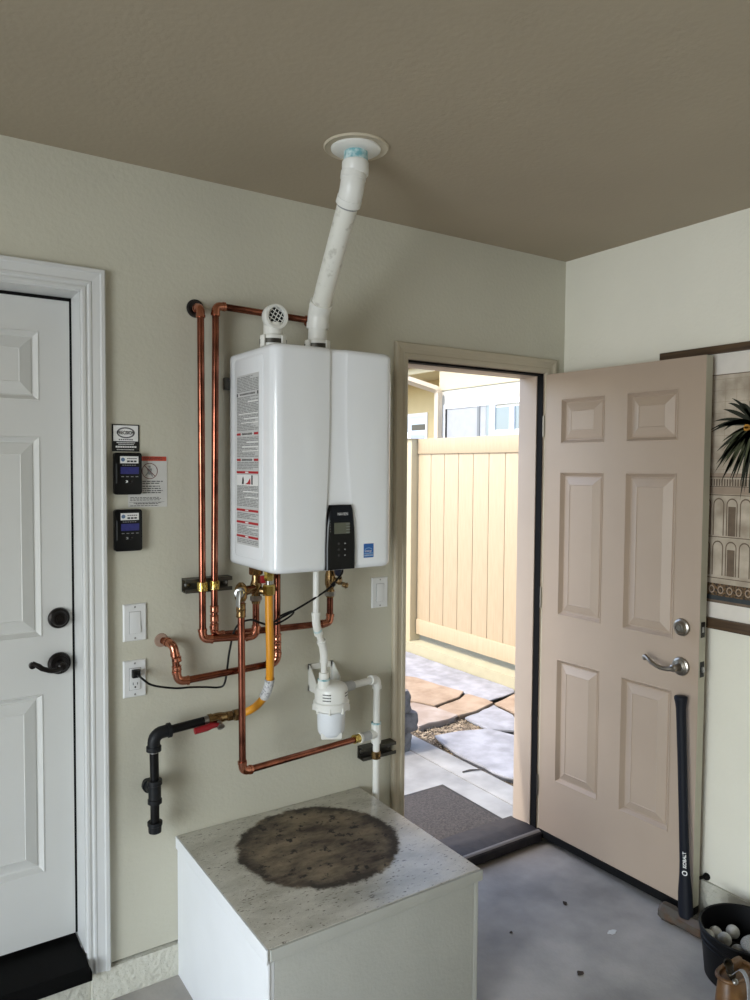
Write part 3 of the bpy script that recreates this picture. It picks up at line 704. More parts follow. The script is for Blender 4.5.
hexnut(gs, (.946, -.0745, .839), (1, 0, .02), .024, .020, brass); hexnut(gs, (.920, -.073, .839), (1, 0, .02), .018, .017, brass)
vb = make('gas_cock', MB().lathe((.850, -.07, .838), (1, 0, .01), [(0, .017), (.012, .018), (.014, .015), (.026, .017), (.042, .017), (.052, .015), (.07, .013)], 18), brass, gs)
make('cock_stem', MB().lathe((.882, -.078, .832), (0, -.8, -.6), [(0, .008), (.02, .008), (.021, .012), (.027, .012), (.029, .006)], 12), steel, vb)
mb = MB(); mb.tube([(.878, -.092, .824), (.852, -.092, .825), (.838, -.093, .822), (.798, -.093, .818)], [.006, .010, .011, .010], 12); make('cock_handle', mb, red_grip, vb)
make('iron_pipe', MB().tube([(.715, -.07, .828), (.850, -.07, .838)], .0135, 18), iron, gs)
make('pipe_end_ring', MB().tube([(.836, -.07, .8375), (.850, -.07, .838)], .0142, 18), steel, gs)
arc = [Vector((.728, -.07, .829)), Vector((.705, -.07, .827))] + [Vector((.705-.027*math.sin(t), -.07, .800+.027*math.cos(t))) for t in [math.pi/2*i/6 for i in range(1, 7)]] + [Vector((.678, -.07, .776))]
mb = MB(); mb.tube(arc, .019, 18); mb.tube([(.730, -.07, .829), (.720, -.07, .8285)], .0225, 18); mb.tube([(.678, -.07, .788), (.678, -.07, .774)], .0225, 18); make('iron_elbow', mb, iron_fit, gs)
make('iron_pipe', MB().tube([(.678, -.07, .785), (.680, -.07, .675)], .0135, 18), iron, gs)
mb = MB(); mb.lathe((.680, -.07, .612), (0, 0, 1), [(0, .0215), (.012, .0215), (.014, .019), (.056, .019), (.058, .0225), (.072, .0225)], 20)
mb.tube([(.679, -.06, .652), (.676, -.026, .652)], .018, 18); mb.tube([(.676, -.034, .652), (.676, -.02, .652)], .022, 18); make('iron_tee', mb, iron_fit, gs)
make('iron_pipe', MB().tube([(.676, -.03, .652), (.675, -.0005, .652)], .0135, 16), iron, gs)
make('iron_nipple', MB().tube([(.680, -.07, .545), (.680, -.07, .62)], .0135, 18), iron, gs)
make('iron_cap', MB().lathe((.680, -.07, .518), (0, 0, 1), [(0, .012), (.004, .019), (.024, .020), (.026, .0225), (.036, .0225)], 18), iron_fit, gs)
make('drop_ring', MB().tube([(.678, -.07, .768), (.678, -.07, .776)], .0138, 18), steel, gs)

# ================================================================== CONDENSATE DRAIN
nt = thing('condensate_neutralizer', (1.276, -.11, .70), 'white plastic condensate neutralizer canister on a wall bracket', 'canister')
make('head', MB().lathe((1.276, -.11, .905), (0, 0, -1), [(0, .02), (.002, .034), (.008, .048), (.018, .055), (.024, .057), (.062, .057), (.066, .062), (.090, .062), (.094, .056), (.098, .050)], 36), pvc, nt)
mb = MB()
for k in range(8):
    t = math.radians(k*45+10); o = Vector((1.276+.060*math.cos(t), -.11+.060*math.sin(t), .827)); mb.tube([o, o+Vector((0, 0, -.020))], .005, 8)
make('grip_ribs', mb, pvc, nt)['kind'] = 'stuff'
make('cup', MB().lathe((1.276, -.11, .815), (0, 0, -1), [(0, .049), (.06, .0475), (.078, .046), (.090, .040), (.098, .026)], 36), mat('translucent_white', (226, 230, 234), .25), nt)
mb = MB(); mb.lathe((1.276, -.11, .738), (0, 0, -1), [(0, .045), (.001, .050), (.020, .050), (.024, .044)], 4, ref=(.95, .3, 0)); make('foot', mb, pvc, nt, bevel=.004)
pr = MB()
for q, a0 in enumerate((-150, -66)):
    for k in range(3):
        z = .872-k*.010
        for j in range(6):
            if q == 1 and k == 2: continue
            t0 = math.radians(a0+j*5); t1 = math.radians(a0+j*5+4)
            vs = [(1.276+.0575*math.cos(t), -.11+.0575*math.sin(t), zz) for t, zz in ((t0, z), (t1, z), (t1, z+.004), (t0, z+.004))]
            pr.add(vs, [(0, 1, 2, 3)])
make('body_print', pr, print_dark, nt, smooth=0)
fb = Frame((1.3, -.001, .9), (1, 0, 0), (0, 0, 1))
mb = MB(); mb.box((1.245, -.006, .850), (1.255, -.001, .945)); mb.box((1.335, -.006, .850), (1.345, -.001, .945)); mb.box((1.245, -.006, .850), (1.345, -.001, .872)); mb.box((1.245, -.006, .925), (1.345, -.001, .945))
mb.prism([(1.246, -.005, .945), (1.246, -.075, .868), (1.246, -.075, .852), (1.246, -.005, .852)], (.004, 0, 0)); mb.prism([(1.341, -.005, .945), (1.341, -.055, .90), (1.341, -.055, .85), (1.341, -.005, .852)], (.004, 0, 0))
make('wall_bracket', mb, pvc, nt, smooth=20)
cd = thing('condensate_pipe', (1.495, -.06, .0), 'white plastic drain pipe from the heater past the canister towards the floor', 'drain pipe')
PR = .0105
run(cd, [(1.193, -.15, 1.3225), (1.193, -.15, 1.118), (1.240, -.122, 1.020), (1.241, -.12, .905)], PR, .026, pvc, pvc, 1.3, .016)
make('coupling', MB().lathe((1.241, -.12, .893), (0, 0, 1), [(0, .021), (.026, .021), (.028, .017), (.05, .017), (.052, .015)], 20), pvc, cd)
make('primer_ring', MB().tube([(1.241, -.12, .918), (1.241, -.12, .923)], .0215, 20), primer, cd)
make('primer_ring', MB().tube([(1.2015, -.145, 1.100), (1.2045, -.1432, 1.094)], .0142, 18), primer, cd)
make('outlet_hub', MB().tube([(1.325, -.103, .874), (1.372, -.092, .873)], .0175, 18), pvc_grey, cd)
run(cd, [(1.33, -.102, .874), (1.495, -.062, .870), (1.495, -.06, .02)], .0125, .02, pvc, pvc, 1.28, .016)
mb = MB(); mb.lathe((1.495, -.06, .632), (0, 0, 1), [(0, .0165), (.004, .018), (.07, .018), (.074, .0165)], 20); mb.tube([(1.495, -.06, .668), (1.462, -.066, .669)], .0175, 18); make('tee', mb, pvc, cd)
make('adapter', MB().tube([(1.466, -.0655, .669), (1.414, -.0755, .671)], .0165, 18), pvc_grey, cd)
make('adapter', MB().tube([(1.420, -.0745, .671), (1.410, -.0765, .6715)], .0185, 18), pvc, cd)
make('primer_ring', MB().tube([(1.495, -.06, .704), (1.495, -.06, .710)], .0185, 18), primer, cd)
mb = MB()
for q in range(3): mb.box((1.4895, -.0728, .800+q*.014), (1.4985, -.0722, .808+q*.014))
make('pipe_print', mb, print_dark, cd, smooth=0)
strut('dark strut channel with a brass clamp holding the white drain pipe', 1.452, 1.598, .566, .612, .042, [(1.495, -.06, .0125, brass)])

# ================================================================== WALL PLATES, CORD
def plate(name, label, cat, x0, x1, z0, z1, kind):
    t = thing(name, ((x0+x1)/2, 0, z0), label, cat, 'white wall plates'); f = Frame(((x0+x1)/2, 0, (z0+z1)/2), (1, 0, 0), (0, 0, 1)); w_ = (x1-x0)/2; h = (z1-z0)/2
    mb = MB(); mb.loft([[f.p(a, b_, d) for a, b_ in ((-w_+k, -h+k), (w_-k, -h+k), (w_-k, h-k), (-w_+k, h-k))] for k, d in ((0, .0005), (.001, .004), (.004, .0065))])
    make('cover_plate', mb, plate_m, t, smooth=20)
    mb = MB(); f.slab(mb, -.0175, -.034, .0175, .034, .006, .0068); make('opening_shadow', mb, mat('plate_joint', (120, 120, 118), .5), t, smooth=0)
    if kind == 'switch':
        mb = MB(); mb.loft([[f.p(-.0165, b_, d) if s < 0 else f.p(.0165, b_, d) for s, b_, d in ((-1, -.033, lo), (1, -.033, lo), (1, .033, hi), (-1, .033, hi))] for lo, hi in ((.006, .006), (.011, .0075))])
        make('rocker', mb, plate_m, t, bevel=.001)
    else:
        mb = MB(); f.slab(mb, -.0165, -.033, .0165, .033, .006, .009); fc = make('receptacle', mb, plate_m, t, bevel=.001)
        mb = MB()
        for c in (-.017, .017):
            f.rect(mb, -.0075, c-.001, -.0055, c+.007, .0095); f.rect(mb, .0055, c-.001, .0075, c+.006, .0095); f.disc(mb, 0, c-.008, .0027, .0032, .0095, 10)
        make('slots', mb, slot_m, fc, smooth=0)
    for s in (-1, 1):
        make('screw', MB().lathe(f.p(0, s*.048, .006), (0, -1, 0), [(0, .0032), (.0012, .003), (.0016, .002)], 12), steel, t)
    return t, f
plate('wall_switch', 'white rocker switch plate above the power outlet', 'switch', .606, .678, 1.102, 1.217, 'switch')
ot, of = plate('wall_outlet', 'white power outlet with the black plug in its upper socket', 'outlet', .605, .676, .928, 1.043, 'outlet')
plate('wall_switch', 'white rocker switch plate between the heater and the side door', 'switch', 1.508, 1.580, 1.117, 1.231, 'switch')
pc = thing('power_cord', (.64, -.02, .99), 'thin black power cord from the outlet up to the heater', 'cord')
mb = MB(); mb.loft([[of.p(a, b_+.019, d) for a, b_ in ((-w_, -h), (w_, -h), (w_, h), (-w_, h))] for w_, h, d in ((.011, .010, .009), (.012, .012, .012), (.012, .012, .026), (.008, .008, .036))]); make('plug', mb, cord_m, pc, bevel=.003)
ctl = [(.6405, -.034, 1.004), (.652, -.046, .993), (.676, -.045, .972), (.713, -.04, .957), (.76, -.045, .947), (.80, -.05, .945), (.85, -.055, .939), (.887, -.062, .934), (.905, -.07, .945), (.911, -.08, 1.0), (.915, -.085, 1.045), (.927, -.092, 1.11), (.94, -.11, 1.142), (.958, -.155, 1.160), (.99, -.165, 1.148), (1.02, -.152, 1.138), (1.06, -.15, 1.152), (1.10, -.15, 1.168), (1.16, -.155, 1.196), (1.227, -.16, 1.231), (1.262, -.165, 1.262), (1.285, -.165, 1.29), (1.282, -.16, 1.322)]
make('cable', MB().tube(catmull(ctl, 5), .0034, 8), cord_m, pc)
# a loop of slack with a tie
make('cable_tie', MB().tube([(1.246, -.163, 1.244), (1.254, -.164, 1.252)], .0075, 10), cord_m, pc)
ctl = [(1.02, -.142, 1.134), (1.05, -.146, 1.135), (1.09, -.147, 1.150), (1.11, -.15, 1.166), (1.10, -.152, 1.172), (1.06, -.150, 1.160)]
make('cable_slack', MB().tube(catmull(ctl, 5), .0032, 8), cord_m, pc)

# ================================================================== CARDS AND DEVICES BY THE WHITE DOOR
fs = Frame((.619, -.0006, 1.7225), (1, 0, 0), (0, 0, 1))
mb = MB(); fs.slab(mb, -.0405, -.0405, .0405, .0405, 0, .002)
sg = tag(make('service_sticker', mb, mat('sticker_black', (18, 20, 20), .4), smooth=0), 'small black and white square service sticker above the black keypads', 'sticker')
mb = MB(); fs.rect(mb, -.0365, -.010, .0365, .0375, .0024); make('white_field', mb, print_white, sg, smooth=0)
mb = MB(); fs.ring(mb, 0, .0155, .027, .0165, .0225, .0125, .0028, 32); make('oval', mb, mat('print_mid', (96, 96, 98), .6), sg, smooth=0)
fs.text('brand_text', 'PRECISION', .0145, 0, .0152, print_dark, sg, .0032, .050, .0003)
mb = MB()
for q in range(7): fs.rect(mb, -.021+q*.0062, -.0065, -.0165+q*.0062, -.0035, .0028)
make('small_print', mb, print_dark, sg, smooth=0)
mb = MB()
for r_, (y_, h_, w_, k) in enumerate(((-.0155, .0024, .027, .0042), (-.0205, .0024, .022, .0042), (-.0295, .0052, .030, .0052), (-.0365, .0022, .027, .004))):
    a = -w_
    while a < w_-.002:
        fs.rect(mb, a, y_, a+k*.78, y_+h_, .0028); a += k
make('small_print', mb, print_white, sg, smooth=0)

fp = Frame((.686, -.0006, 1.590), (1, 0, 0), (0, 0, 1))
mb = MB(); fp.slab(mb, -.061, -.078, .059, .079, 0, .0008)
nc = tag(make('warning_notice', mb, paper_m, smooth=0), 'white warning notice with red header tucked behind the upper keypad', 'notice')
mb = MB(); fp.rect(mb, -.030, .064, .057, .078, .0012); make('header', mb, print_orange, nc, smooth=0)
mb = MB(); fp.ring(mb, .005, .033, .0245, .0245, .0225, .0225, .0014, 36)
t = math.radians(-45); e = Vector((math.cos(t), math.sin(t)))
fp.poly(mb, [(.005-.0165-.0008, .033+.0165-.0008), (.005+.0165-.0008, .033-.0165-.0008), (.005+.0165+.0008, .033-.0165+.0008), (.005-.0165+.0008, .033+.0165+.0008)], .0015)
make('prohibition_sign', mb, mat('print_maroon', (110, 58, 58), .6), nc, smooth=0)
mb = MB(); fp.disc(mb, .004, .046, .0035, .0035, .0013, 10); fp.poly(mb, [(-.004, .041), (.012, .041), (.009, .022), (.001, .022)], .0013); fp.poly(mb, [(-.010, .018), (-.006, .018), (.003, .030), (.0, .032)], .0013); fp.poly(mb, [(.008, .024), (.012, .015), (.015, .016), (.011, .028)], .0013)
make('prohibition_figure', mb, print_grey, nc, smooth=0)
random.seed(5); mb = MB()
for y_ in (.000, -.006, -.015, -.022, -.029, -.035):
    a = -.018
    e_ = random.uniform(.034, .052)
    while a < e_: k = random.uniform(.004, .014); fp.rect(mb, a, y_, min(a+k, e_), y_+.0026, .0012); a += k+.0022
for y_ in (-.049, -.053, -.057, -.066, -.0685, -.074):
    a = random.choice((-.045, -.038, -.055))
    e_ = random.uniform(.03, .045)
    while a < e_: k = random.uniform(.004, .012); fp.rect(mb, a, y_, min(a+k, e_), y_+.0017, .0012); a += k+.002
fp.rect(mb, -.058, -.0625, .05, -.0618, .0012); fp.text('header_text', 'WARNING', .011, .014, .0712, print_dark, nc, .0016, .06)
make('small_print', mb, print_dark, nc, smooth=0)

def keypad(zc, label, tilt):
    t = thing('wall_keypad', (.6205, -.001, zc-.062), label, 'keypad', 'black keypads by the white door'); f = Frame((.6205, -.0016, zc), (1, 0, 0), (0, 0, 1))
    mb = MB(); f.rrect(mb, -.041, -.063, .041, .063, .008, 0, .022); make('housing', mb, dev_blk, t, bevel=.003, smooth=50)
    mb = MB(); f.rect(mb, -.024, .031, .030, .052, .0224); lb = make('label', mb, print_white, t, smooth=0)
    mb = MB(); f.disc(mb, -.016, .042, .006, .006, .0228, 12); make('label_logo', mb, mat('print_steel_blue', (96, 120, 150), .6), lb, smooth=0)
    mb = MB()
    for q in range(5): f.rect(mb, -.004+q*.006, .044, .001+q*.006, .0465, .0228)
    for q in range(3): f.rect(mb, -.004+q*.010, .0345, .004+q*.010, .0395, .0228)
    make('label_print', mb, print_dark, lb, smooth=0)
    mb = MB(); f.rect(mb, -.023, -.001, .031, .020, .0224); make('screen', mb, lcd_blue, t, smooth=0)
    mb = MB()
    for q in range(6): f.rect(mb, -.018+q*.007, .0245, -.013+q*.007, .0265, .0224)
    for q in range(4): f.rect(mb, -.021+q*.014, -.010, -.013+q*.014, -.008, .0224)
    make('key_legend', mb, print_grey, t, smooth=0)
    mb = MB(); f.poly(mb, [(-.009, -.020), (-.003, -.020), (-.001, -.0235), (-.003, -.027), (-.009, -.027), (-.006, -.0235)], .0226); make('arrow_mark', mb, print_white if tilt else print_grey, t, smooth=0)
    mb = MB(); f.slab(mb, -.001+.004, -.027, .0115, -.019, .022, .0235); make('button', mb, mat('button_black', (26, 26, 28), .25), t, bevel=.001)
    mb = MB(); f.slab(mb, -.037, -.03, -.033, .03, .02, .0232); make('side_strip', mb, mat('strip_grey', (60, 62, 64), .2), t, bevel=.001)
keypad(1.615, 'black wall keypad with blue screen directly below the service sticker', 1)
keypad(1.4445, 'black wall keypad with blue screen below the warning notice', 0)

# ================================================================== BANNER ON THE RIGHT WALL
bn = thing('wall_hanging', (XR, -.875, 1.066), 'palm tree wall hanging with dark wood rails behind the open door', 'wall hanging')
fb = Frame((XR-.004, -.875, 0), (0, -1, 0), (0, 0, 1))      # u towards the camera (right), faces -x
box('top_rail', (XR-.024, -1.250, 2.052), (XR-.001, -.500, 2.080), wood_dark, bn, bevel=.002)
box('bottom_rail', (XR-.024, -1.250, 1.068), (XR-.001, -.500, 1.106), wood_dark, bn, bevel=.002)
cl = box('canvas', (XR-.008, -1.235, 1.090), (XR-.004, -.515, 2.062), canvas_white, bn)
fb = Frame((XR-.008, -.875, 0), (0, -1, 0), (0, 0, 1))
def bprint(fn, m, name='picture_print'):
    mb = MB(); fn(mb); return make(name, mb, m, cl, smooth=0)
bprint(lambda mb: fb.rect(mb, -.30, 1.162, .30, 1.978, .0006), canvas_print, 'picture')
bprint(lambda mb: (fb.rect(mb, -.30, 1.162, .30, 1.172, .0012), fb.rect(mb, -.30, 1.975, .30, 1.978, .0012), fb.rect(mb, -.30, 1.17, -.297, 1.978, .0012)), print_sepia)
bprint(lambda mb: fb.rect(mb, -.30, 1.188, .30, 1.232, .0012), print_band)
bprint(lambda mb: fb.rect(mb, -.30, 1.172, .30, 1.188, .0012), print_slate)
def stars(mb):
    for k in range(18): fb.ring(mb, -.28+k*.034, 1.210, .012, .015, .008, .010, .0016, 8)
bprint(stars, print_sepia2)
def arches(mb):
    for row, (b0, h) in enumerate(((1.262, .130), (1.405, .140))):
        for k in range(12):
            c = -.275+k*.050
            fb.ring(mb, c, b0+h-.030, .021, .024, .017, .019, .0014, 14, 0, 180); fb.rect(mb, c-.021, b0, c-.017, b0+h-.030, .0014); fb.rect(mb, c+.017, b0, c+.021, b0+h-.030, .0014)
            if k % 3 == 1 or k % 4 == 2: fb.rect(mb, c-.014, b0, c+.014, b0+h-.036, .0012)
    for y_ in (1.250, 1.398, 1.548, 1.578, 1.612): fb.rect(mb, -.30, y_, .30, y_+.003, .0014)
    for k in range(60): fb.rect(mb, -.298+k*.010, 1.582, -.292+k*.010, 1.606, .0014)
bprint(arches, print_sepia)
bprint(lambda mb: [fb.rect(mb, -.30, y_, .30, y_+.012, .0010) for y_ in (1.553, 1.565, 1.615)], print_sepia2)
def gridl(mb):
    random.seed(11)
    for k in range(9): fb.rect(mb, -.28, 1.64+k*.04, .28, 1.641+k*.04, .0009)
    for k in range(14): fb.rect(mb, -.28+k*.042, 1.62, -.279+k*.042, 1.96, .0009)
    for k in range(26):
        a, c = random.uniform(-.28, .26), random.uniform(1.66, 1.96); t = random.uniform(0, 3.14); L = random.uniform(.01, .04)
        d = (math.cos(t)*L, math.sin(t)*L); n_ = (-math.sin(t)*.0012, math.cos(t)*.0012)
        fb.poly(mb, [(a, c), (a+d[0], c+d[1]), (a+d[0]+n_[0], c+d[1]+n_[1]), (a+n_[0], c+n_[1])], .0009)
bprint(gridl, print_sepia2)
# palm: trunk, dates, fronds drawn as leaf shapes
def trunk(mb): fb.poly(mb, [(-.016, 1.56), (.016, 1.56), (.013, 1.77), (-.013, 1.77)], .0018)
bprint(trunk, frond_a)
random.seed(21)
def frond(mb, t0, L, droop, w_, wz):
    pts = []; N = 9
    for i in range(N+1):
        s_ = i/N; a = L*s_*math.cos(t0); c = 1.795 + L*s_*math.sin(t0) - droop*s_*s_
        pts.append((a, c, w_*math.sin(math.pi*min(1, s_*.9+.1))))
    up = []; dn_ = []
    for i, (a, c, ww) in enumerate(pts):
        q = pts[min(i+1, N)]; p_ = pts[max(i-1, 0)]; dx_, dz_ = q[0]-p_[0], q[1]-p_[1]; Lq = math.hypot(dx_, dz_)+1e-9
        up.append((a-dz_/Lq*ww, c+dx_/Lq*ww)); dn_.append((a+dz_/Lq*ww, c-dx_/Lq*ww))
    for i in range(N): fb.poly(mb, [dn_[i], dn_[i+1], up[i+1], up[i]], wz)
def fr_a(mb):
    for k in range(64): frond(mb, random.uniform(-2.9, -.25) if k % 2 else random.uniform(-.3, 3.4), random.uniform(.12, .19), random.uniform(.02, .09), random.uniform(.005, .008), .0021)
def fr_b(mb):
    for k in range(40): frond(mb, random.uniform(-3.0, .1), random.uniform(.07, .16), random.uniform(.03, .07), random.uniform(.003, .005), .0025)
bprint(fr_a, frond_a); bprint(fr_b, frond_b)
bprint(lambda mb: [fb.disc(mb, -.03+.02*(k % 4), 1.79-.008*(k//4), .010, .008, .0029, 10) for k in range(8)], frond_c)

# door stop on the right wall
ds = thing('door_stop', (2.47, -.70, .12), 'small dark door stop peg behind the open door', 'door stop')
make('peg', MB().tube([(XR-.005, -.735, .146), (2.478, -.722, .140), (2.464, -.716, .134)], .006, 10), bronze, ds)
make('bumper', MB().lathe((XR-.003, -.738, .147), (-.9, -.3, .05), [(0, .013), (.006, .013), (.012, .009), (.016, .006)], 16), black_rubber, ds)

# ================================================================== SLEDGEHAMMER
sl = thing('sledgehammer', (2.365, -.715, 0), 'long navy-handled sledgehammer standing on its head against the tan door', 'sledgehammer')
hb = Vector((2.364, -.752, .050)); ht = Vector((2.383, -.697, .828))
ax = (ht-hb).normalized(); sx = ax.cross(Vector((0, 1, 0))).normalized(); sy = ax.cross(sx).normalized(); L = (ht-hb).length
def oval(d, a, b_): return [hb+ax*d+sx*(a*math.cos(2*math.pi*j/16))+sy*(b_*math.sin(2*math.pi*j/16)) for j in range(16)]
prof = [(0, .021, .026), (.03, .022, .027), (.08, .021, .026), (.14, .0165, .0205), (.19, .015, .018), (.35, .0145, .017), (.55, .0145, .017), (.70, .0155, .018), (L-.045, .016, .0185), (L-.025, .018, .021), (L-.012, .021, .024), (L-.004, .021, .024), (L, .017, .020)]
hd = make('handle', MB().loft([oval(*p) for p in prof]), sledge_m, sl, smooth=60)
hc = Vector((2.366, -.742, .031)); hx = Vector((.10, -.995, 0)).normalized(); hz = Vector((0, 0, 1)); hy = hx.cross(hz)
def octa(d, r_): return [hc+hx*d+(hy*math.cos(math.radians(22.5+45*j))+hz*math.sin(math.radians(22.5+45*j)))*r_ for j in range(8)]
make('head', MB().loft([octa(-.088, .018), (octa(-.085, .027)), octa(-.075, .0325), octa(-.035, .0325), octa(-.03, .030), octa(.03, .030), octa(.035, .0325), octa(.075, .0325), octa(.085, .027), octa(.088, .018)]), sledge_head_m, sl, smooth=25)
fh = Frame(hb+ax*.21+sx*0, ax, -sx)
view = (Vector((0, -2.31, 1.64))-fh.o); view = (view-ax*view.dot(ax)).normalized()
# lettering wraps round the handle: each letter shape is laid on the oval section
def on_handle(name, tx, size, d0, m):
    cu = bpy.data.curves.new('t', 'FONT'); cu.body = tx; cu.size = size; cu.offset = .0004; cu.align_y = 'CENTER'
    ob = bpy.data.objects.new('t', cu); COL.objects.link(ob); dg = bpy.context.evaluated_depsgraph_get(); dg.update()
    me = bpy.data.meshes.new_from_object(ob.evaluated_get(dg)); bpy.data.objects.remove(ob)
    base_t = math.atan2(Vector((-.80, -.60, 0)).dot(sy)/.018, Vector((-.80, -.60, 0)).dot(sx)/.015)
    for v_ in me.vertices:
        sgn = 1 if sx.cross(sy).dot(ax) > 0 else -1
        t_ = base_t - sgn*v_.co.y/.0165
        dd = d0+v_.co.x; k = max(i for i in range(len(prof)-1) if prof[i][0] <= dd); f_ = (dd-prof[k][0])/(prof[k+1][0]-prof[k][0])
        ra = prof[k][1]+(prof[k+1][1]-prof[k][1])*f_+.0006; rb_ = prof[k][2]+(prof[k+1][2]-prof[k][2])*f_+.0006
        v_.co = hb+ax*dd+sx*(ra*math.cos(t_))+sy*(rb_*math.sin(t_)) - ORG[hd.name]
    me.name = name; me.materials.clear(); me.materials.append(m)
    o = bpy.data.objects.new(name, me); COL.objects.link(o); o.parent = hd; ORG[o.name] = ORG[hd.name]
on_handle('brand_text', 'KOBALT', .0150, .176, print_white)
on_handle('brand_emblem', 'O', .022, .150, print_white)

# ================================================================== PAIL WITH BALLS
pl = thing('pail', (2.30, -1.01, 0), 'black plastic pail of balls standing by the sledgehammer', 'pail')
make('body', MB().lathe((2.30, -1.01, .001), (0, 0, 1), [(0, .118), (.003, .121), (.125, .133), (.128, .137), (.134, .137), (.137, .134), (.145, .135), (.148, .140), (.162, .142), (.166, .139), (.164, .134), (.02, .117), (.012, .114), (.012, .001)], 48, caps=False), pail_m, pl, smooth=40)
make('rim_ring', MB().lathe((2.30, -1.01, .112), (0, 0, 1), [(0, .1325), (.002, .1355), (.006, .1355), (.008, .133)], 48, caps=False), pail_m, pl)
random.seed(2)
for k, (x, y, z, r_) in enumerate([(2.243, -.913, .108, .0215), (2.284, -.915, .105, .0215), (2.268, -.957, .112, .0215), (2.334, -.945, .108, .0215), (2.300, -.985, .075, .0215), (2.345, -1.0, .072, .0215), (2.25, -1.0, .074, .0215), (2.31, -1.06, .074, .0215), (2.36, -1.06, .072, .0215), (2.22, -1.05, .072, .0215)]):
    bm = bmesh.new(); bmesh.ops.create_icosphere(bm, subdivisions=3, radius=r_); me = bpy.data.meshes.new('golf_ball'); bm.to_mesh(me); bm.free(); me.shade_smooth(); me.materials.append(ball_m)
    o = bpy.data.objects.new('golf_ball', me); COL.objects.link(o); o.location = (x, y, z); o.rotation_euler = (k, k*2, 0)
    tag(o, 'scuffed white golf ball lying in the black pail', 'ball', 'golf balls in the pail')
bm = bmesh.new(); bmesh.ops.create_uvsphere(bm, u_segments=28, v_segments=14, radius=1); me = bpy.data.meshes.new('worn_ball'); bm.to_mesh(me); bm.free(); me.shade_smooth(); me.materials.append(ball_m)
o = bpy.data.objects.new('foam_disc', me); COL.objects.link(o); o.location = (2.330, -1.035, .112); o.scale = (.062, .05, .016); tag(o, 'flat pale oval disc lying among the balls in the pail', 'disc')
# fill under the balls
bmx = MB(); bmx.lathe((2.30, -1.01, .014), (0, 0, 1), [(0, .112), (.035, .116)], 32)
make('packing', bmx, mat('dark_packing', (34, 30, 26), .9, var=.4, vscale=40, bump=.6, bscale=60), pl)

# tan leather pouch with hardware in front of the pail
po = thing('tool_pouch', (2.06, -1.095, 0), 'tan leather tool pouch with metal fitting and grey strap before the pail', 'pouch')
def pr_(z, a, b_, cx, cy): return [Vector((cx+a*math.cos(t)*(abs(math.cos(t))**-.25 if abs(math.cos(t)) > .05 else 1), cy+b_*math.sin(t)*(abs(math.sin(t))**-.25 if abs(math.sin(t)) > .05 else 1), z)) for t in [2*math.pi*j/28 for j in range(28)]]
make('body', MB().loft([pr_(.0, .080, .042, 2.058, -1.098), pr_(.02, .086, .045, 2.058, -1.098), pr_(.11, .078, .040, 2.056, -1.097), pr_(.176, .068, .034, 2.054, -1.096), pr_(.181, .062, .030, 2.054, -1.096)]), leather, po, smooth=60)
R_ = pr_(.184, .070, .036, 2.054, -1.096); make('rolled_rim', MB().tube(R_+[R_[0]], .007, 10, caps=False), leather, po)
make('flap', MB().loft([pr_(.12, .040, .012, 2.085, -1.078), pr_(.200, .036, .010, 2.082, -1.078), pr_(.206, .028, .006, 2.082, -1.078)]), leather, po, smooth=60)
make('metal_fitting', MB().lathe((2.018, -1.108, .186), (-.50, -.14, .80), [(0, .010), (.018, .011), (.020, .0135), (.036, .0135), (.038, .010), (.070, .010), (.072, .0138), (.090, .0138), (.091, .010), (.078, .009)], 20), mat('dull_gunmetal', (66, 60, 48), .35, .9, var=.3, vscale=60), po)
make('snap', MB().lathe((2.000, -1.128, .190), (-.4, -.5, .7), [(0, .009), (.006, .009), (.010, .005)], 14), steel, po)
mb = MB(); c0 = catmull([(1.998, -1.118, .205), (2.008, -1.142, .236), (2.022, -1.156, .205), (2.040, -1.154, .13), (2.056, -1.152, .05), (2.066, -1.152, .004)], 6)
vs = []
for p in c0: vs += [p+Vector((-.007, 0, 0)), p+Vector((.007, .0, 0)), p+Vector((.007, .003, -.002)), p+Vector((-.007, .003, -.002))]
mb.loft([vs[i*4:i*4+4] for i in range(len(c0))]); make('strap', mb, strap_m, po, smooth=30)

po.location = (2.06+.022, -1.095-.010, 0); po.scale = (.92, .92, .88)

# ================================================================== FLOOR SCRAPS
random.seed(9)
mb = MB(); mb.prism([Vector((2.135+.024*math.cos(t)*random.uniform(.6, 1.1), -.617+.012*math.sin(t)*random.uniform(.6, 1.2), .0008)) for t in [2*math.pi*j/14 for j in range(14)]], (0, 0, .0008))
tag(make('paint_drip', mb, splat_m), 'small white paint drip on the concrete before the tan door', 'paint drip')
for k, (x, y, s_, m, lb, cat) in enumerate([(2.125, -.407, .012, leaf_m, 'dry leaf scrap on the concrete near the threshold', 'leaf'), (1.867, -.707, .013, leaf_m, 'dark leaf scrap out on the open concrete floor', 'leaf'), (1.829, -.427, .006, leaf_m, 'dark speck of grit beside the platform', 'grit')]):
    mb = MB(); P_ = [Vector((x+s_*random.uniform(.6, 1.2)*math.cos(t), y+s_*random.uniform(.5, 1.1)*math.sin(t), .0012+.002*random.random())) for t in [2*math.pi*j/9 for j in range(9)]]
    mb.prism(P_, (0, 0, .002)); tag(make(('leaf_scrap' if cat == 'leaf' else 'grit_speck'), mb, m), lb, cat)

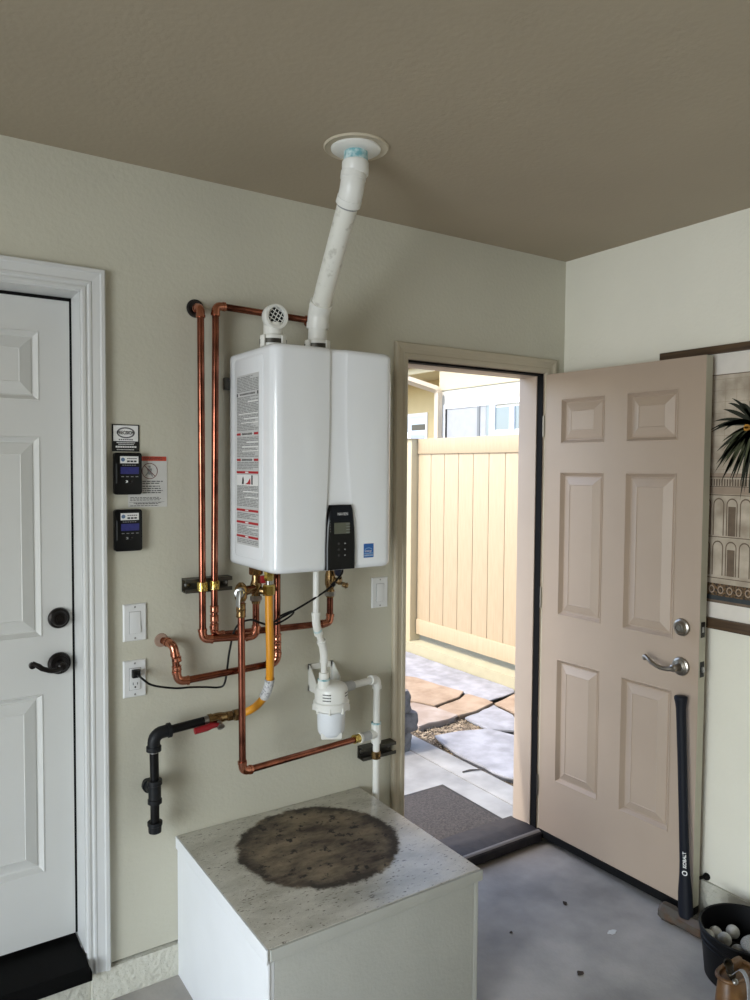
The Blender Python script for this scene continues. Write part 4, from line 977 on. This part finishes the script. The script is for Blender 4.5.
# ================================================================== OUTSIDE
GZ = -.03
struct(box('ground', (-6, .14, -.16), (14, 16, -.055), soil_m))
struct(box('side_yard', (XR+.14, -10, -.16), (14, .14, -.055), soil_m))
wk = sthing('walkway', (1.2, 3, GZ), 'grey concrete walkway beside the garage')
box('slab', (-3, .15, -.12), (2.583, 6, GZ), walk_m, wk, bevel=.004)
box('slab', (2.591, .15, -.12), (2.748, 6, GZ-.001), walk_m, wk, bevel=.004)
dm = thing('door_mat', (2.09, .44, GZ), 'dark brown door mat lying outside the threshold', 'mat')
box('rubber_backing', (1.72, .165, GZ+.001), (2.440, .725, GZ+.006), mat_edge, dm, bevel=.002)
box('pile', (1.745, .19, GZ+.004), (2.415, .70, GZ+.012), mat_m, dm, bevel=.003)
pv = sthing('paving', (3.4, 2, -.055), 'loose grey and tan flagstones laid on gravel')
flags = [
 (flag_grey, -.012, .030, [(3.91, 3.30), (3.92, 2.9), (3.915, 2.49), (3.92, 2.21), (3.925, 1.98), (3.925, 1.74), (3.88, 1.69), (3.60, 1.64), (3.55, 1.88), (3.51, 2.16), (3.49, 2.36), (3.42, 2.50), (3.40, 3.0)]),
 (flag_tan, -.002, .028, [(3.40, 2.47), (3.48, 2.36), (3.49, 2.18), (3.55, 1.88), (3.44, 1.80), (3.18, 1.73), (3.10, 1.90), (2.95, 2.05), (3.05, 2.4)]),
 (flag_tan, -.014, .028, [(3.53, 1.84), (3.57, 1.83), (3.60, 1.73), (3.58, 1.60), (3.49, 1.56), (3.36, 1.525), (3.20, 1.51), (3.16, 1.64), (3.18, 1.71), (3.43, 1.785)]),
 (flag_pale, -.008, .028, [(3.09, 1.88), (3.155, 1.71), (3.185, 1.50), (3.09, 1.475), (2.93, 1.485), (2.83, 1.46), (2.82, 1.70), (2.9, 1.95)]),
 (flag_grey, -.024, .026, [(3.22, 1.48), (3.36, 1.50), (3.565, 1.575), (3.54, 1.34), (3.36, 1.10), (3.21, 1.22)]),
 (flag_tan, -.018, .026, [(3.59, 1.58), (3.88, 1.67), (3.92, 1.5), (3.92, 1.1), (3.70, 1.05), (3.56, 1.33)]),
 (flag_grey, -.016, .030, [(2.83, 1.305), (3.00, 1.28), (3.20, 1.215), (3.26, 1.04), (3.22, .70), (2.90, .45), (2.80, .55), (2.77, .62), (2.765, .77), (2.765, .95), (2.785, 1.14)]),
 (flag_grey, -.016, .028, [(3.28, 1.03), (3.36, 1.08), (3.55, 1.31), (3.69, 1.03), (3.6, .7), (3.25, .68)]),
 (flag_pale, -.012, .028, [(2.93, .44), (3.24, .68), (3.6, .68), (3.55, .2), (2.95, .18)]),
 (flag_pale, -.016, .028, [(2.82, 2.0), (2.93, 2.07), (3.03, 2.42), (3.0, 2.9), (2.83, 2.9)]),
 (flag_grey, -.016, .028, [(2.80, 3.0), (3.35, 3.05), (3.4, 3.8), (2.82, 3.7)]), (flag_tan, -.018, .028, [(3.42, 3.06), (3.9, 3.35), (3.9, 4.2), (3.44, 3.85)]), (flag_pale, -.014, .028, [(2.82, 3.75), (3.4, 3.86), (3.86, 4.25), (3.5, 4.9), (2.82, 4.7)]), (flag_grey, -.016, .028, [(2.82, 4.75), (3.5, 4.95), (3.9, 4.4), (3.9, 6.4), (2.82, 6.3)]),
 (flag_grey, -.018, .028, [(3.02, 2.93), (3.05, 2.44), (3.38, 2.52), (3.38, 3.0)])]
random.seed(4)
for m, zt, th_, P_ in flags:
    # ragged edge: subdivide each side and jitter
    Q = []
    for i in range(len(P_)):
        a, c = Vector(P_[i]), Vector(P_[(i+1) % len(P_)]); k = max(1, int((c-a).length/.07))
        for j in range(k):
            p = a.lerp(c, j/k); Q.append((p.x+random.uniform(-.006, .006), p.y+random.uniform(-.006, .006)))
    cx = sum(p[0] for p in Q)/len(Q); cy = sum(p[1] for p in Q)/len(Q)
    mb = MB(); mb.loft([[Vector((cx+(x-cx)*s_, cy+(y-cy)*s_, z)) for x, y in Q] for s_, z in ((.90, -.06), (.93, zt-.014), (.997, zt-.012), (1, zt-.004), (.992, zt))])
    make('flagstone', mb, m, pv, smooth=30)
# gravel between the stones
mb = MB(); random.seed(8)
def pebble(x, y, z, s_):
    R_ = [Vector((random.uniform(.7, 1.2)*math.cos(t), random.uniform(.6, 1.1)*math.sin(t), 0))*s_ for t in [2*math.pi*j/5 for j in range(5)]]
    o = Vector((x, y, z)); mb.add([o+v_ for v_ in R_]+[o+Vector((0, 0, s_*.7)), o-Vector((0, 0, s_*.6))], [(j, (j+1) % 5, 5) for j in range(5)]+[((j+1) % 5, j, 6) for j in range(5)])
for k in range(1500): pebble(random.uniform(2.80, 3.30), random.uniform(1.12, 1.55), random.uniform(-.056, -.046), random.uniform(.004, .011))
for k in range(700): pebble(random.uniform(2.79, 3.96), random.uniform(.5, 2.9), random.uniform(-.058, -.050), random.uniform(.004, .010))
gv = make('gravel', mb, peb_m, smooth=0); gv['kind'] = 'stuff'; tag(gv, 'brown gravel showing between the flagstones', 'gravel')
tw = tag(make('twig', MB().tube([(2.635, .795, GZ+.004), (2.68, .79, GZ+.006), (2.76, .755, GZ+.006)], [.004, .005, .003], 8), twig_m), 'short dark twig lying on the concrete walkway', 'twig')
for k, (x0, x1, y0, y1, z0, z1, lb) in enumerate([(2.30, 2.592, 1.20, 1.40, GZ, .085, 'rough grey stone block, bottom of the stack'), (2.34, 2.628, 1.19, 1.41, .086, .196, 'rough grey stone block in the middle of the stack'), (2.28, 2.585, 1.20, 1.38, .197, .33, 'rough grey stone block, top of the stack')]):
    bm = bmesh.new(); bmesh.ops.create_cube(bm, size=1); bmesh.ops.subdivide_edges(bm, edges=bm.edges, cuts=5, use_grid_fill=True)
    random.seed(30+k)
    for v_ in bm.verts:
        e = sum(abs(abs(c)-.5) < 1e-4 for c in v_.co); j = .007*(e-.4)
        v_.co = Vector((x0+(v_.co.x+.5)*(x1-x0), y0+(v_.co.y+.5)*(y1-y0), z0+(v_.co.z+.5)*(z1-z0))) - Vector((v_.co.x*random.random()*2*j, v_.co.y*random.random()*2*j, 0 if abs(v_.co.z) > .49 else 0))
    mb = MB(); mb.v = [v_.co.copy() for v_ in bm.verts]; mb.f = [[v_.index for v_ in f_.verts] for f_ in bm.faces]; bm.free()
    tag(make('stone_block', mb, block_m, smooth=25), lb+' outside the side door', 'stone', 'stone blocks stacked outside')
# curb below the gate, gate and fence
struct(box('garden_wall', (-6, 7.0, -.06), (5.6, 7.2, 1.9), house_w))
struct(box('kerb', (3.935, .2, -.12), (4.35, 8, .072), fcurb_m))
gt = thing('vinyl_gate', (4.03, 2.1, .1), 'tan vinyl gate of upright boards between two rails', 'gate')
def vfence(t, y0, y1, x, zb, zt):
    box('top_rail', (x-.004, y0, zt-.135), (x+.055, y1, zt), gate_m, t, bevel=.004)
    box('bottom_rail', (x-.004, y0, zb), (x+.055, y1, zb+.135), gate_m, t, bevel=.004)
    k = int(round((y1-y0)/.185)); wd = (y1-y0)/k; me = None
    for i in range(k):
        a = y1-(i+1)*wd
        if me is None:
            ob = box('board', (x+.006, a+.0025, zb+.13), (x+.03, a+wd-.0025, zt-.13), gate_m, t, bevel=.003); me = ob.data
        else:
            ob = bpy.data.objects.new('board', me); COL.objects.link(ob); ob.parent = t; ob.location = (0, -i*wd, 0); ORG[ob.name] = ORG[t.name]
vfence(gt, .86, 3.112, 4.03, .135, 1.895)
fp2 = thing('vinyl_fence', (4.03, 4.2, .08), 'tan vinyl fence panel continuing beyond the gate post', 'fence')
vfence(fp2, 3.26, 5.4, 4.03, .08, 1.895)
pt = thing('fence_post', (4.02, 3.185, .07), 'cream vinyl gate post with a flat cap', 'post')
box('shaft', (3.965, 3.118, .072), (4.08, 3.252, 1.90), post_m, pt, bevel=.006)
mb = MB(); mb.loft([[Vector((4.0225+s_*a, 3.185+s_*c, z)) for a, c in ((-1, -1), (1, -1), (1, 1), (-1, 1))] for s_, z in ((.078, 1.895), (.080, 1.90), (.080, 1.93), (.072, 1.945), (.02, 1.965))]); make('cap', mb, frame_w, pt, smooth=20)

# neighbouring house
hs = thing('neighbour_house', (7.5, 5, 0), 'white stucco house with cream eaves, windows and a downspout', 'house')
box('wall', (6.5, .4, -.05), (6.7, 5.93, 2.93), house_w, hs)
box('wall', (6.7, 5.80, -.05), (8.6, 5.93, 2.93), house_w, hs)
box('wall', (8.5, 5.8, -.05), (8.7, 14, 3.25), house_y, hs)
box('frieze', (6.485, .4, 2.70), (6.7, 5.93, 3.20), soffit_m, hs)
box('eave', (6.3, .2, 3.20), (8.8, 6.2, 3.30), soffit_m, hs, bevel=.004)
mb = MB(); mb.prism([(6.25, .0, 3.30), (6.25, .0, 3.36), (8.9, .0, 4.1), (8.9, .0, 3.30)], (0, 6.3, 0)); make('roof', mb, roof_m, hs, smooth=0)
box('eave', (7.7, 6.5, 3.24), (10, 14, 3.36), soffit_m, hs, bevel=.004)
mb = MB(); mb.prism([(7.6, 6.4, 3.36), (7.6, 6.4, 3.42), (11, 6.4, 4.8), (11, 6.4, 3.36)], (0, 8, 0)); make('roof', mb, roof_m, hs, smooth=0)
def hwin(y0, y1, z0, z1, x, panes):
    f = make('window', MB().box((x-.02, y0-.06, z0-.06), (x-.005, y1+.06, z0)).box((x-.02, y0-.06, z1), (x-.005, y1+.06, z1+.06)).box((x-.02, y0-.06, z0), (x-.005, y0, z1)).box((x-.02, y1, z0), (x-.005, y1+.06, z1)), frame_w, hs, smooth=0)
    for a, c, m, zz0, zz1, dx_ in panes: box('pane', (x-.010-dx_, a, zz0), (x-.004, c, zz1), m, f)
    return f
f = hwin(3.2, 5.78, 1.2, 2.44, 6.5, [(4.97, 5.76, screen_m, 1.2, 2.44, 0), (4.88, 4.965, glass_m, 1.2, 2.44, 0), (3.2, 4.80, glass_m, 2.12, 2.40, 0), (3.2, 4.80, shade_m, 1.2, 2.12, 0)])
box('mullion', (6.47, 4.79, 1.2), (6.50, 4.885, 2.44), frame_w, f); box('mullion', (6.47, 4.44, 1.2), (6.50, 4.52, 2.40), frame_w, f); box('mullion', (6.475, 5.765, 1.2), (6.497, 5.785, 2.44), print_dark, f)
box('mullion', (6.48, 5.08, 1.2), (6.497, 5.13, 2.44), mat('screen_edge', (110, 114, 116), .5), f)
hwin(8.88, 9.7, 1.6, 2.60, 8.5, [(8.90, 9.32, mat('dark_pane', (70, 66, 58), .2), 2.34, 2.45, 0), (8.88, 9.7, shade_m, 2.45, 2.60, 0), (8.88, 9.7, shade_m, 1.6, 2.34, 0), (9.32, 9.7, shade_m, 2.34, 2.45, 0)])
segs, arcs = fillet([(6.05, 6.16, 3.4), (6.05, 6.16, 2.86), (6.42, 5.87, 2.70), (6.42, 5.87, -.03)], .05)
mb = MB(); path = []
for i, s_ in enumerate(segs):
    path += list(s_)
    if i < len(arcs): path += arcs[i][1:-1]
mb.tube(path, .055, 4)
make('downspout', mb, spout_m, hs, smooth=20)
# garage eave over the side door, and the overhead roller door, both of this building
struct(box('roof_eave', (XL, .14, 2.42), (XR+.2, .42, 2.54), soffit_m))
rd = sthing('door_3', (XL, -2.9, 2.05), 'overhead garage door rolled up under the ceiling')
for k in range(4): box('panel', (XL+.06+k*.54, -4.98, 2.30), (XL+.06+k*.54+.53, -.82, 2.34), gdoor_m, rd, bevel=.004)
struct(box('sun_block_eave', (XL-.75, YB, 2.45), (XL-.1, .14, 2.6), soffit_m))  # unseen overhang added to shrink the sun patch inside the garage
struct(box('driveway', (-12, -9, -.16), (XL-.2, .14, -.02), mat('dark_driveway', (70, 70, 72), .9, var=.3, vscale=30)))  # unseen driveway given a dark tone to cut bounce onto the ceiling
